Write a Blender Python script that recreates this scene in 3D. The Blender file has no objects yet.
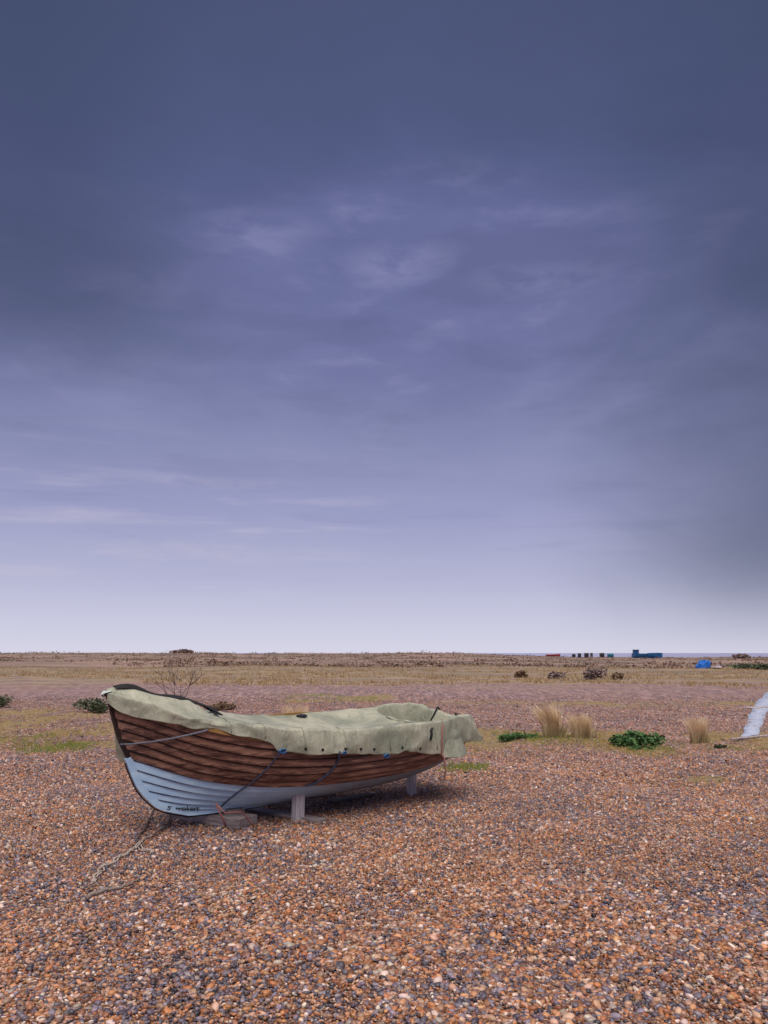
import bpy, bmesh, math, random
import numpy as np
from mathutils import Vector, noise
rng = np.random.default_rng(7)
random.seed(7)
S = bpy.context.scene
COL = S.collection
F, HOR, H = 770.0, 653.0, 1.6          # focal length in px, horizon row, eye height

# ------------------------------------------------------------------ helpers
def lin(r, g, b):
    f = lambda c: (c/255/12.92) if c/255 <= 0.04045 else ((c/255+0.055)/1.055)**2.4
    return (f(r), f(g), f(b), 1.0)

def at(px, py, z=0.0):
    """ground (or height z) point seen at a picture position"""
    D = (H-z)*F/(py-HOR)
    return Vector(((px-384)/F*D, D, z))

def tag(o, label=None, cat=None, group=None, kind=None):
    for k, v in (('label', label), ('category', cat), ('group', group), ('kind', kind)):
        if v: o[k] = v
    return o

def link(name, verts, faces, mat, parent=None, smooth=True):
    me = bpy.data.meshes.new(name)
    me.from_pydata([tuple(v) for v in verts], [], faces)
    me.update()
    if smooth:
        me.polygons.foreach_set('use_smooth', [True]*len(me.polygons))
    if mat: me.materials.append(mat)
    o = bpy.data.objects.new(name, me); COL.objects.link(o)
    if parent: o.parent = parent
    return o

def empty(name, loc, rz=0):
    o = bpy.data.objects.new(name, None); COL.objects.link(o)
    o.location = loc; o.rotation_euler = (0, 0, rz); o.empty_display_size = .1
    return o

class MB:
    def __init__(s): s.v = []; s.f = []
    def add(s, vs, fs):
        n = len(s.v); s.v += [Vector(v) for v in vs]; s.f += [tuple(i+n for i in f) for f in fs]
    def tube(s, pts, r, n=6, cap=True):
        pts = [Vector(p) for p in pts]; m = len(pts)
        rs = r if isinstance(r, (list, tuple)) else [r]*m
        vs, fs = [], []; up = Vector((0, 0, 1)); prev = None
        for i, p in enumerate(pts):
            d = (pts[min(i+1, m-1)]-pts[max(i-1, 0)]).normalized()
            if prev is None:
                a = d.cross(up)
                if a.length < .1: a = d.cross(Vector((1, 0, 0)))
            else: a = prev - d*prev.dot(d)
            a.normalize(); prev = a; b = d.cross(a)
            for k in range(n):
                t = 2*math.pi*k/n
                vs.append(p+(a*math.cos(t)+b*math.sin(t))*rs[i])
        for i in range(m-1):
            for k in range(n):
                fs.append((i*n+k, i*n+(k+1) % n, (i+1)*n+(k+1) % n, (i+1)*n+k))
        if cap:
            fs.append(tuple(range(n-1, -1, -1))); fs.append(tuple((m-1)*n+k for k in range(n)))
        s.add(vs, fs); return s
    def build(s, name, mat, parent=None, smooth=True): return link(name, s.v, s.f, mat, parent, smooth)

def box(name, size, loc, rot, mat, parent=None, bevel=.008, jitter=.006, cuts=3):
    """a worn timber: bevelled box with slightly uneven faces"""
    bm = bmesh.new(); bmesh.ops.create_cube(bm, size=1)
    for v in bm.verts: v.co = Vector((v.co.x*size[0], v.co.y*size[1], v.co.z*size[2]))
    bmesh.ops.bevel(bm, geom=bm.edges[:], offset=bevel, segments=2, affect='EDGES', profile=.5)
    bmesh.ops.subdivide_edges(bm, edges=[e for e in bm.edges if e.calc_length() > max(size)*.4], cuts=cuts)
    for v in bm.verts:
        v.co += noise.noise_vector(v.co*6+Vector(loc))*jitter
    me = bpy.data.meshes.new(name); bm.to_mesh(me); bm.free()
    me.materials.append(mat)
    o = bpy.data.objects.new(name, me); COL.objects.link(o)
    o.location = loc; o.rotation_euler = rot
    if parent: o.parent = parent
    return o

# ------------------------------------------------------------------ node helpers
class NT:
    def __init__(s, mat): s.t = mat.node_tree; s.n = s.t.nodes; s.l = s.t.links
    def new(s, typ, **kw):
        n = s.n.new(typ)
        for k, v in kw.items(): setattr(n, k, v)
        return n
    def put(s, sock, v):
        if v is None: return
        if hasattr(v, 'is_linked') or hasattr(v, 'links'): s.l.new(v, sock)
        else: sock.default_value = v
    def math(s, op, a, b=None, clamp=False):
        n = s.new('ShaderNodeMath', operation=op, use_clamp=clamp)
        s.put(n.inputs[0], a); s.put(n.inputs[1], b); return n.outputs[0]
    def mr(s, v, a, b, c=0., d=1., smooth=True):
        n = s.new('ShaderNodeMapRange', interpolation_type='SMOOTHSTEP' if smooth else 'LINEAR')
        for i, x in enumerate((v, a, b, c, d)): s.put(n.inputs[i], x)
        return n.outputs[0]
    def noise(s, vec, scale, detail=4, rough=.55, dist=0, out=0):
        n = s.new('ShaderNodeTexNoise'); s.put(n.inputs['Vector'], vec)
        n.inputs['Scale'].default_value = scale; n.inputs['Detail'].default_value = detail
        n.inputs['Roughness'].default_value = rough; n.inputs['Distortion'].default_value = dist
        return n.outputs[out]
    def mix(s, fac, a, b, mode='MIX'):
        n = s.new('ShaderNodeMix', data_type='RGBA', blend_type=mode)
        s.put(n.inputs[0], fac); s.put(n.inputs[6], a); s.put(n.inputs[7], b); return n.outputs[2]
    def ramp(s, v, stops, interp='LINEAR'):
        n = s.new('ShaderNodeValToRGB'); cr = n.color_ramp; cr.interpolation = interp
        while len(cr.elements) < len(stops): cr.elements.new(0.5)
        for e, (p, c) in zip(cr.elements, stops): e.position = p; e.color = c
        s.put(n.inputs[0], v); return n.outputs[0]
    def mapping(s, vec, scale=(1, 1, 1), rot=(0, 0, 0)):
        n = s.new('ShaderNodeMapping'); s.put(n.inputs[0], vec)
        n.inputs['Scale'].default_value = scale; n.inputs['Rotation'].default_value = rot
        return n.outputs[0]
    def bump(s, h, strength=.3, dist=.01):
        n = s.new('ShaderNodeBump'); s.put(n.inputs['Height'], h)
        n.inputs['Strength'].default_value = strength; n.inputs['Distance'].default_value = dist
        return n.outputs[0]
    def sepxyz(s, vec):
        n = s.new('ShaderNodeSeparateXYZ'); s.put(n.inputs[0], vec); return n.outputs

def material(name):
    m = bpy.data.materials.new(name); m.use_nodes = True
    t = NT(m); b = m.node_tree.nodes['Principled BSDF']
    return m, t, b

def simple(name, col, rough=.7, var=.25, scale=20, bump=.2, stretch=(1, 1, 1), col2=None, spec=.3, dist=.004):
    m, t, b = material(name)
    tc = t.new('ShaderNodeTexCoord').outputs['Object']
    v = t.mapping(tc, stretch)
    n = t.noise(v, scale, 6, .6)
    c2 = col2 or tuple(c*(1-var) for c in col[:3])+(1,)
    f = t.mr(n, .32, .68)
    t.put(b.inputs['Base Color'], t.mix(f, c2, col))
    b.inputs['Roughness'].default_value = rough
    b.inputs['Specular IOR Level'].default_value = spec
    if bump: t.put(b.inputs['Normal'], t.bump(t.noise(v, scale*2, 6, .65), bump, dist))
    return m

# ------------------------------------------------------------------ camera
cam = bpy.data.cameras.new('camera'); co = bpy.data.objects.new('camera', cam); COL.objects.link(co)
co.location = (0, 0, H); co.rotation_euler = (math.pi/2, 0, 0)
cam.sensor_width = 36; cam.lens = F/1024*36; cam.shift_y = (HOR-512)/1024
cam.clip_start = .05; cam.clip_end = 60000
S.camera = co

# ------------------------------------------------------------------ sky and light
EXPO = .85; EXPF = 2**EXPO
SUN_EL, SUN_AZ = math.radians(62), math.radians(4)      # azimuth measured from +Y towards +X
W = bpy.data.worlds.new('World'); S.world = W; W.use_nodes = True
t = NT(W); bg = W.node_tree.nodes['Background']
d = t.new('ShaderNodeTexCoord').outputs['Generated']
dx, dy, dz = t.sepxyz(d)
dzp = t.math('MAXIMUM', dz, 0.0)
hz = t.math('MAXIMUM', t.math('SQRT', t.math('ADD', t.math('MULTIPLY', dx, dx), t.math('MULTIPLY', dy, dy))), .02)
ev = t.math('DIVIDE', dzp, hz)                      # tangent of the elevation
az = t.math('ARCTAN2', dx, dy)                      # azimuth from straight ahead
cv = t.new('ShaderNodeCombineXYZ'); t.put(cv.inputs[0], az); t.put(cv.inputs[1], ev); cv = cv.outputs[0]
big = t.noise(t.mapping(cv, (2.6, 4.2, 1), (0, 0, .15)), 1.0, 5, .55, .5)
mid = t.noise(t.mapping(cv, (3.4, 11, 1), (0, 0, .12)), 1.0, 9, .58, .25)
fin = t.noise(t.mapping(cv, (11, 24, 1), (0, 0, .22)), 1.0, 8, .60, .3)
stk = t.noise(t.mapping(cv, (2.4, 24, 1), (0, 0, -.04)), 1.0, 6, .58, .3)
C = lambda n, k: t.math('MULTIPLY', t.math('SUBTRACT', n, .5), k)
wob = t.math('MULTIPLY', t.math('ADD', C(big, .30), C(mid, .14)), t.mr(ev, .05, .45))
el = t.math('ADD', ev, wob)
base = t.ramp(t.math('MULTIPLY', el, .8), [(0.0, lin(216, 215, 233)), (.03, lin(203, 203, 226)), (.075, lin(181, 182, 212)), (.14, lin(157, 159, 197)),
                   (.22, lin(136, 140, 180)), (.29, lin(116, 121, 163)), (.36, lin(103, 108, 150)), (.42, lin(98, 104, 147)), (.48, lin(88, 96, 138)),
                   (.56, lin(80, 89, 127)), (.68, lin(75, 84, 119)), (.84, lin(90, 98, 128)), (.94, lin(120, 124, 150)), (1.0, lin(150, 152, 172))])
# broken paler patch in the middle of the sky
def blob(ca, ce, ra, re):
    a = t.math('DIVIDE', t.math('SUBTRACT', az, ca), ra); e = t.math('DIVIDE', t.math('SUBTRACT', ev, ce), re)
    r2 = t.math('ADD', t.math('MULTIPLY', a, a), t.math('MULTIPLY', e, e))
    return t.mr(t.math('ADD', r2, C(big, 1.2)), 1.15, .1)
patch_ = blob(.04, .48, .36, .17)
base = t.mix(t.math('MULTIPLY', patch_, .42), base, lin(116, 120, 168))
wisp = t.math('MULTIPLY', t.mr(t.math('ADD', t.math('MULTIPLY', mid, .6), t.math('MULTIPLY', fin, .4)), .50, .68), t.math('MAXIMUM', patch_, t.math('MULTIPLY', t.mr(ev, .22, .34), t.mr(ev, .62, .42))))
base = t.mix(t.math('MULTIPLY', wisp, .55), base, lin(143, 144, 186))
shade_ = t.math('MULTIPLY', t.mr(mid, .54, .36), t.math('MULTIPLY', t.mr(ev, .18, .32), .26))
base = t.mix(shade_, base, lin(74, 82, 116))
# flat pinkish streaks low on the left
strk = t.math('MULTIPLY', t.mr(stk, .52, .66), t.math('MULTIPLY', t.mr(ev, .03, .10), t.mr(ev, .30, .18)))
strk = t.math('MULTIPLY', strk, t.mr(az, .20, -.12))
base = t.mix(t.math('MULTIPLY', strk, .34), base, lin(206, 198, 216))
strd = t.math('MULTIPLY', t.mr(stk, .47, .34), t.math('MULTIPLY', t.mr(ev, .06, .16), t.mr(ev, .46, .30)))
base = t.mix(t.math('MULTIPLY', strd, .16), base, lin(112, 116, 158))
def puff(ca, ce, ra, re, k):
    a = t.math('DIVIDE', t.math('SUBTRACT', az, ca), ra); e = t.math('DIVIDE', t.math('SUBTRACT', t.math('ADD', ev, C(mid, .06)), ce), re)
    r2 = t.math('ADD', t.math('MULTIPLY', a, a), t.math('MULTIPLY', e, e))
    return t.math('MULTIPLY', t.math('MULTIPLY', t.mr(t.math('ADD', r2, C(fin, 2.4)), 1.1, -.3), t.mr(fin, .36, .60)), k)
for ca, ce, ra, re, k in ((.025, .505, .10, .035, .55), (-.16, .545, .11, .03, .38), (.20, .47, .12, .025, .36), (-.30, .45, .12, .03, .22), (.27, .55, .10, .02, .25), (-.25, .22, .16, .014, .24), (-.22, .125, .19, .016, .30), (-.42, .165, .12, .012, .24)):
    base = t.mix(puff(ca, ce, ra, re, k), base, lin(148, 149, 190) if ce > .3 else lin(208, 198, 214))
# heavier cloud right and upper left, with lens vignetting painted into edges and corners
azw = t.math('ADD', az, C(big, .22))
hr = t.math('MULTIPLY', t.math('MULTIPLY', t.mr(azw, .16, .50), t.mr(ev, -.03, .12)), .66)
hl = t.math('MULTIPLY', t.math('MULTIPLY', t.mr(azw, -.16, -.44), t.mr(t.math('ADD', ev, C(mid, .10)), .30, .42)), .62)
hc = t.math('MULTIPLY', t.math('MULTIPLY', t.mr(t.math('ABSOLUTE', az), .10, .48), t.mr(ev, .55, .85)), .50)
dark = t.math('MAXIMUM', hr, t.math('MAXIMUM', hl, hc))
dark = t.math('MULTIPLY', dark, t.mr(ev, 1.25, .95))
base = t.mix(dark, base, lin(62, 71, 100))
# unseen overhead sky, added brighter than the visible cloud to light the ground
base = t.mix(t.mr(ev, 1.0, 1.9), base, (1.75, 1.68, 1.6, 1))
sky = t.new('ShaderNodeTexSky', sky_type='NISHITA')
sky.sun_disc = False; sky.sun_elevation = SUN_EL; sky.sun_rotation = SUN_AZ
skyc = t.mix(1.0, sky.outputs[0], (.10, .10, .10, 1), 'MULTIPLY')
t.put(bg.inputs['Color'], t.mix(.96, skyc, base))
bg.inputs['Strength'].default_value = 1.0/EXPF
sl = bpy.data.lights.new('sun', 'SUN'); so = bpy.data.objects.new('sun', sl); COL.objects.link(so)
sl.energy = 1.5; sl.angle = math.radians(58); sl.color = (1.0, .93, .84)
sd = Vector((math.sin(SUN_AZ)*math.cos(SUN_EL), math.cos(SUN_AZ)*math.cos(SUN_EL)*-1, math.sin(SUN_EL)))  # sun stands behind the camera, to the left
sky.sun_rotation = math.atan2(sd.x, sd.y)
so.rotation_euler = sd.to_track_quat('Z', 'Y').to_euler()
S.view_settings.view_transform = 'Standard'; S.view_settings.look = 'None'
S.view_settings.exposure = EXPO; S.view_settings.gamma = 1; S.view_settings.use_curve_mapping = False

# ------------------------------------------------------------------ terrain
def ss(x, a, b):
    u = np.clip((x-a)/(b-a), 0, 1); return u*u*(3-2*u)
def zt(x, y):
    x = np.asarray(x, float); y = np.asarray(y, float)
    a = .020*np.sin(x*1.3+.6*y+1)+.018*np.sin(.9*y-1.7*x+2)+.016*np.sin(2.9*x+2.2*y)+.012*np.sin(4.7*y-3.1*x+.5)+.008*np.sin(7.3*x+5.9*y)
    a = a*ss(np.hypot((x+.6)/1.6, (y-7.8)/1.2), .9, 2.2)
    far = ss(y, 90, 240)
    side = 1-ss(x/np.maximum(y, 1), .05, .28)
    b = far*(.12+1.35*side)+far*.10*np.sin(x*.05)*side+far*.10*np.sin(x*.173+y*.05)
    m = ss(y, 30, 70)*(.10*np.sin(x*.21+y*.13)+.08*np.sin(x*.09-y*.21+1))
    drop = -7*ss(y, 262, 330)
    return a+b+m+drop

def veg(x, y):
    """how much grass and moss grows on the ground here (0..1)"""
    if y < 8.8 or y > 42: return 0.
    px = 384+F*x/y; py = HOR+H*F/y
    f = lambda v, a, b: max(0., min(1., (v-a)/(b-a)))
    n = noise.fractal(Vector((x*.8, y*.42, 7.)), 1., 2., 5)
    a = f(py, 760, 750)*f(py, 726, 734)*f(px, 425, 480)*1.25
    b = f(py, 758, 742)*f(py, 704, 714)*f(px, 150, 105)*1.35
    c = .7*f(py, 710, 707)*f(py, 699, 703)*f(px, 300, 420)
    d = 1.2*f(px, 270, 300)*f(px, 405, 380)*f(py, 704, 701)*f(py, 694, 696)
    e = .9*f(py, 776, 771)*f(py, 760, 764)*f(px, 440, 450)*f(px, 500, 485)
    g = .6*f(py, 788, 783)*f(py, 772, 777)*f(px, 640, 690)*f(px, 750, 720)
    k = max(a, b*.9, c, d, e, g)
    return max(0., min(1., k*(.45+1.5*n+.25)))
ys = np.concatenate([np.linspace(-25, 1.5, 14), 1.5*np.exp(np.linspace(0, math.log(350/1.5), 240))[1:]])
sx = np.linspace(-1, 1, 161)
V = []
for y in ys:
    wdt = 14+max(y, 0)*1.35
    xs = sx*wdt
    V.append(np.stack([xs, np.full_like(xs, y), zt(xs, y)], 1))
V = np.concatenate(V); n = len(sx)
Fc = [(j*n+i, j*n+i+1, (j+1)*n+i+1, (j+1)*n+i) for j in range(len(ys)-1) for i in range(n-1)]

PAL = [lin(182, 122, 72), lin(152, 98, 62), lin(128, 90, 70), lin(182, 142, 112), lin(92, 86, 100), lin(64, 63, 78),
       lin(134, 127, 138), lin(216, 200, 184), lin(172, 104, 58), lin(194, 160, 134), lin(108, 101, 112), lin(202, 148, 100)]
PAL = [tuple(min(.9, 1.07*k*(c*.92+m*.08)) for c, m, k in zip(p, lin(154, 128, 118), (1.03, .955, 1.0, 1)))[:3]+(1,) for p in PAL]
PRB = np.array([.12, .09, .09, .13, .075, .055, .10, .085, .05, .115, .075, .085])

VEG = np.array([veg(a, b) for a, b, _ in V], np.float32)
gm, t, b = material('shingle_ground')
P = t.new('ShaderNodeNewGeometry').outputs['Position']
X, Y, Z = t.sepxyz(P)
flat = t.new('ShaderNodeCombineXYZ'); t.put(flat.inputs[0], X); t.put(flat.inputs[1], Y); flat = flat.outputs[0]
vor = t.new('ShaderNodeTexVoronoi', voronoi_dimensions='2D'); t.put(vor.inputs['Vector'], flat); vor.inputs['Scale'].default_value = 27
r_, g_, b_ = t.sepxyz(vor.outputs['Color'])
cum = np.concatenate([[0], np.cumsum(PRB/PRB.sum())[:-1]])
stone = t.ramp(r_, [(float(p), c) for p, c in zip(cum, PAL)], 'CONSTANT')
stone = t.mix(t.mr(vor.outputs['Distance'], .45, .75), stone, lin(52, 42, 42))
vorb = t.new('ShaderNodeTexVoronoi', voronoi_dimensions='2D'); t.put(vorb.inputs['Vector'], t.mapping(flat, (1, .13, 1))); vorb.inputs['Scale'].default_value = 12
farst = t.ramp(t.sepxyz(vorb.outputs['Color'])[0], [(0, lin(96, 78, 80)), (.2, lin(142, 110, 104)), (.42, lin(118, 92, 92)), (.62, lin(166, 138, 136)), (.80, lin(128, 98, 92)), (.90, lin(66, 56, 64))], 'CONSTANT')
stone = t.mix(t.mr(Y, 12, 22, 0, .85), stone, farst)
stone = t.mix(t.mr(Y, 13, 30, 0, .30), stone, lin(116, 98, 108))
lo = t.noise(flat, .35, 4, .6)
stone = t.mix(t.math('MULTIPLY', t.mr(lo, .4, .65), .25), stone, lin(140, 104, 84))
# vegetation cover of the ground
n1 = t.noise(t.mapping(flat, (.28, 1.1, 1)), 1.0, 6, .65)
n2 = t.noise(t.mapping(flat, (.06, .5, 1)), 1.0, 6, .6)
n3 = t.noise(flat, 9, 4, .7)
moss = t.mix(t.mr(n3, .35, .65), lin(108, 92, 58), lin(154, 130, 86))
moss = t.mix(t.math('MULTIPLY', t.mr(n1, .56, .70), .8), moss, lin(98, 108, 58))
va = t.new('ShaderNodeAttribute', attribute_name='vegetation').outputs['Fac']
mA = t.mr(t.math('ADD', va, t.math('MULTIPLY', t.math('SUBTRACT', n3, .5), 1.3)), .20, .70)
colr = t.mix(t.math('MULTIPLY', mA, .85), stone, moss)
# grass belt and heath beyond
Yn = t.math('ADD', Y, t.math('ADD', t.math('MULTIPLY', t.math('SUBTRACT', n2, .5), 46), t.math('MULTIPLY', t.math('SUBTRACT', n1, .5), 26)))
belt = t.mr(Yn, 34, 47)
gcol = t.mix(t.mr(n2, .36, .62), lin(114, 96, 84), lin(148, 126, 104))
gcol = t.mix(t.math('MULTIPLY', t.mr(n1, .5, .66), .6), gcol, lin(104, 104, 70))
n4 = t.noise(t.mapping(flat, (.035, .10, 1)), 1.0, 6, .65)
hcol = t.mix(t.mr(n4, .38, .6), lin(92, 78, 72), lin(150, 122, 112))
hcol = t.mix(t.math('MULTIPLY', t.mr(n2, .5, .62), .7), hcol, lin(112, 100, 70))
gcol = t.mix(t.mr(Yn, 72, 100), gcol, hcol)
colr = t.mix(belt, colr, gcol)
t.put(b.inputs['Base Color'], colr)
b.inputs['Roughness'].default_value = .75; b.inputs['Specular IOR Level'].default_value = .35
dome = t.math('MULTIPLY', t.math('SUBTRACT', 1.0, vor.outputs['Distance']), t.mr(Y, 12, 26, 1, .25))
t.put(b.inputs['Normal'], t.bump(t.math('ADD', dome, t.math('MULTIPLY', n3, .4)), .9, .03))
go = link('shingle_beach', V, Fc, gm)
go.data.attributes.new('vegetation', 'FLOAT', 'POINT').data.foreach_set('value', VEG)
tag(go, kind='structure', label='wide flat shingle beach of orange and grey pebbles with grassy heath behind')

# sea beyond the bank
wm, t, b = material('sea_water')
b.inputs['Base Color'].default_value = lin(150, 150, 180); b.inputs['Roughness'].default_value = .35
tc = t.new('ShaderNodeTexCoord').outputs['Object']
t.put(b.inputs['Normal'], t.bump(t.noise(tc, .4, 4), .4, .3))
link('sea', [(-40000, 300, -4), (40000, 300, -4), (40000, 45000, -4), (-40000, 45000, -4)], [(0, 1, 2, 3)], wm, smooth=False)['kind'] = 'structure'

# ------------------------------------------------------------------ loose pebbles (uncountable): three sizes of detail in one mesh
def lump(nr, rings):
    """a rounded stone: nr-gon rings from the buried waist to the top"""
    vs, fs = [], []
    for a in rings:
        for k in range(nr):
            th = 2*math.pi*(k+.5*(len(vs)//nr % 2))/nr
            vs.append((math.cos(a)*math.cos(th), math.cos(a)*math.sin(th), math.sin(a)))
    vs.append((0, 0, 1))
    top = len(vs)-1
    for j in range(len(rings)-1):
        for k in range(nr):
            p, q = j*nr+k, j*nr+(k+1) % nr
            fs.append((p, q, q+nr)); fs.append((p, q+nr, p+nr))
    j = len(rings)-1
    for k in range(nr): fs.append((j*nr+k, j*nr+(k+1) % nr, top))
    return np.array(vs), np.array(fs)

def lowf(x, y):
    return (np.sin(1.1*x+.7*y+.4)+np.sin(-.8*x+1.9*y+2)+np.sin(2.3*x+2.9*y+1)+.7*np.sin(4.3*x-3.7*y))/3.7

VV, FF, CC = [], [], []
off = 0
def scatter(y0, y1, sp, nr, rings, smin, smax, prob=1.0):
    global off
    lv, lf = lump(nr, rings)
    gx, gy = np.meshgrid(np.arange(-(y1*.56+2.6), y1*.56+2.6, sp), np.arange(y0, y1, sp))
    x = gx.ravel()+rng.uniform(-.5, .5, gx.size)*sp; y = gy.ravel()+rng.uniform(-.5, .5, gx.size)*sp
    k = (np.abs(x) < y*.54+(2.4 if y1 < 20 else 1.0)) & (rng.random(x.size) < prob)
    if y1 > 20: k &= rng.random(x.size) > ss(y, 19, 30)
    if y1 > 9:
        vg = np.array([veg(a, b) if (q and b > 8.8) else 0. for a, b, q in zip(x, y, k)])
        k &= rng.random(x.size) > vg*.95
    x, y = x[k], y[k]; N = x.size
    big = rng.random(N)
    r = (smin+(smax-smin)*big**3.4)*.5
    r *= 1+.28*lowf(x*.8+3, y*1.1)
    ax = r*rng.uniform(.95, 1.45, N); ay = r*rng.uniform(.75, 1.05, N); az = r*rng.uniform(.50, .85, N)
    v = lv[None]*np.stack([ax, ay, az], 1)[:, None]
    # irregular outline
    ph = rng.uniform(0, 6.28, (N, 1)); th = np.arctan2(lv[:, 1], lv[:, 0])[None]
    bump = 1+.10*np.sin(2*th+ph)+.06*np.sin(3*th+ph*2.3)
    v[..., 0] *= bump; v[..., 1] *= bump
    tx = np.clip(rng.normal(0, .22, N), -.6, .6); ty = np.clip(rng.normal(0, .22, N), -.6, .6)
    v[..., 2] += v[..., 0]*np.tan(tx)[:, None]+v[..., 1]*np.tan(ty)[:, None]
    a = rng.uniform(0, 6.28, N)*.5+.2*rng.normal(0, 1, N); c, s = np.cos(a)[:, None], np.sin(a)[:, None]
    vx = v[..., 0]*c-v[..., 1]*s; vy = v[..., 0]*s+v[..., 1]*c
    z0 = zt(x, y)+rng.uniform(.0, .012, N)+az*.1
    v = np.stack([vx+x[:, None], vy+y[:, None], v[..., 2]+z0[:, None]], 2)
    VV.append(v.reshape(-1, 3)); FF.append((lf[None]+(np.arange(N)*len(lv))[:, None, None]).reshape(-1, 3)+off); off += N*len(lv)
    lf_ = lowf(x*1.3, y*.9)
    p = PRB[None]*np.ones((N, 1)); cool = np.array([0, 0, .3, 0, 1, 1, .9, 0, -.4, 0, 1, -.3])
    p = p*np.clip(1+.75*np.clip(lf_, -1, 1)[:, None]*(cool*1.6-.55)[None], .12, None)
    p = np.cumsum(p/p.sum(1, keepdims=True), 1)
    idx = np.minimum((p < rng.random((N, 1))).sum(1), len(PAL)-1)
    col = np.array(PAL)[idx][:, :3]*rng.uniform(.50, 1.42, (N, 1))*rng.uniform(.94, 1.06, (N, 3))
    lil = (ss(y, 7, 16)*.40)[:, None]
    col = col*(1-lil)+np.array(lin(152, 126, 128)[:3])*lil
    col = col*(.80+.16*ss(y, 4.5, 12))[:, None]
    CC.append(np.repeat(col, len(lv), 0))
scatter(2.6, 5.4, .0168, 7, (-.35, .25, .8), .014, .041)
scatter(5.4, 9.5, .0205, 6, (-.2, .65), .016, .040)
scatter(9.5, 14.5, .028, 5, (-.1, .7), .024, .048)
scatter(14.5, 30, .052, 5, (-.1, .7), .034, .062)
VV = np.concatenate(VV).astype(np.float32); FF = np.concatenate(FF).astype(np.int32); CC = np.concatenate(CC).astype(np.float32)
me = bpy.data.meshes.new('pebbles')
me.vertices.add(len(VV)); me.vertices.foreach_set('co', VV.ravel())
me.loops.add(FF.size); me.loops.foreach_set('vertex_index', FF.ravel())
me.polygons.add(len(FF)); me.polygons.foreach_set('loop_start', np.arange(0, FF.size, 3, dtype=np.int32))
me.polygons.foreach_set('loop_total', np.full(len(FF), 3, dtype=np.int32))
me.polygons.foreach_set('use_smooth', np.ones(len(FF), dtype=bool))
at_ = me.attributes.new('stone_colour', 'FLOAT_COLOR', 'POINT')
at_.data.foreach_set('color', np.concatenate([CC, np.ones((len(CC), 1), np.float32)], 1).ravel())
me.update(calc_edges=True)
pm, t, b = material('pebble_stone')
an = t.new('ShaderNodeAttribute', attribute_name='stone_colour')
P = t.new('ShaderNodeNewGeometry').outputs['Position']
sp_ = t.noise(P, 90, 4, .7)
t.put(b.inputs['Base Color'], t.mix(t.mr(sp_, .3, .7, 0, .6), an.outputs['Color'], t.mix(1.0, an.outputs['Color'], (.62, .58, .6, 1), 'MULTIPLY')))
b.inputs['Roughness'].default_value = .42; b.inputs['Specular IOR Level'].default_value = .5
me.materials.append(pm)
po = bpy.data.objects.new('pebbles', me); COL.objects.link(po)
tag(po, 'loose orange, brown and grey flint pebbles covering the beach', 'pebbles', kind='stuff')

# ------------------------------------------------------------------ THE BOAT
# Built in boat units (t aft along the keel, w towards the near side, z up) with an eye height of 1.4, then scaled by K.
K = H/1.4
TH = math.radians(38); c38, s38 = math.cos(TH), math.sin(TH)
PX, PY = -2.07, 5.72
L = 3.42
def px_of(t, w, z):
    X = PX+c38*t+s38*w; D = PY+s38*t-c38*w
    return 384+F*X/D, HOR-F*(z-1.4)/D
def z_of(t, w, py):
    D = PY+s38*t-c38*w
    return 1.4-(py-HOR)*D/F
def t_of(px, w):
    q = (px-384)/F                      # PX + c t + s w = q (PY + s t - c w)
    return (q*(PY-c38*w)-PX-s38*w)/(c38-q*s38)
def B(t, w, z): return Vector((t*K, -w*K, z*K))
def tab(tb): 
    xs = [a for a, _ in tb]; yv = [b for _, b in tb]
    return lambda x: float(np.interp(x, xs, yv))
def smooth_tab(tb):
    xs = np.array([a for a, _ in tb], float); yv = np.array([b for _, b in tb], float)
    m = np.gradient(yv, xs)
    def f(x):
        x = min(max(x, xs[0]), xs[-1]); i = min(max(int(np.searchsorted(xs, x))-1, 0), len(xs)-2)
        h = xs[i+1]-xs[i]; u = (x-xs[i])/h
        return float((2*u**3-3*u*u+1)*yv[i]+(u**3-2*u*u+u)*h*m[i]+(-2*u**3+3*u*u)*yv[i+1]+(u**3-u*u)*h*m[i+1])
    return f
bt = smooth_tab([(0, .02), (.15, .125), (.35, .26), (.6, .39), (.9, .49), (1.3, .58), (1.7, .625), (2.1, .625), (2.5, .59), (2.8, .54), (3.05, .485), (3.25, .42), (3.42, .35)])
sheer_px = smooth_tab([(108, 695), (130, 705), (160, 714), (200, 725), (240, 734), (280, 738), (340, 737), (400, 731), (449, 726), (468, 721)])
crease_px = smooth_tab([(106, 693), (114, 694), (130, 698), (150, 703), (170, 709), (190, 715), (215, 721), (240, 723), (270, 726), (300, 728), (340, 729), (380, 727), (420, 723), (449, 719), (468, 714)])
low_px = tab([(104, 700), (112, 708), (118, 712), (130, 716), (150, 719), (175, 724), (195, 728), (214, 727), (235, 735), (255, 740), (270, 741), (274, 750), (290, 752), (330, 754), (380, 753), (410, 751), (441, 756), (447, 757), (452, 744), (468, 741)])
top_px = smooth_tab([(104, 690), (112, 687.5), (124, 686.5), (135, 688), (150, 693), (180, 699), (200, 704), (216, 711), (235, 714)])
far_px = smooth_tab([(140, 705), (175, 708), (215, 711), (245, 714), (280, 714.5), (330, 711), (380, 706), (419, 704), (424, 704)])
def zsheer(t): 
    w = bt(t); return z_of(t, w, sheer_px(px_of(t, w, 0)[0]))
stem = [(108, 695), (110.5, 708), (114, 722), (119, 739), (127, 757), (132, 771), (139, 786), (149, 798), (163, 808), (190, 813.5)]
stem_tz = []
for x, y in stem:
    tt = t_of(x, 0); stem_tz.append((tt, z_of(tt, 0, y)))
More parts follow.
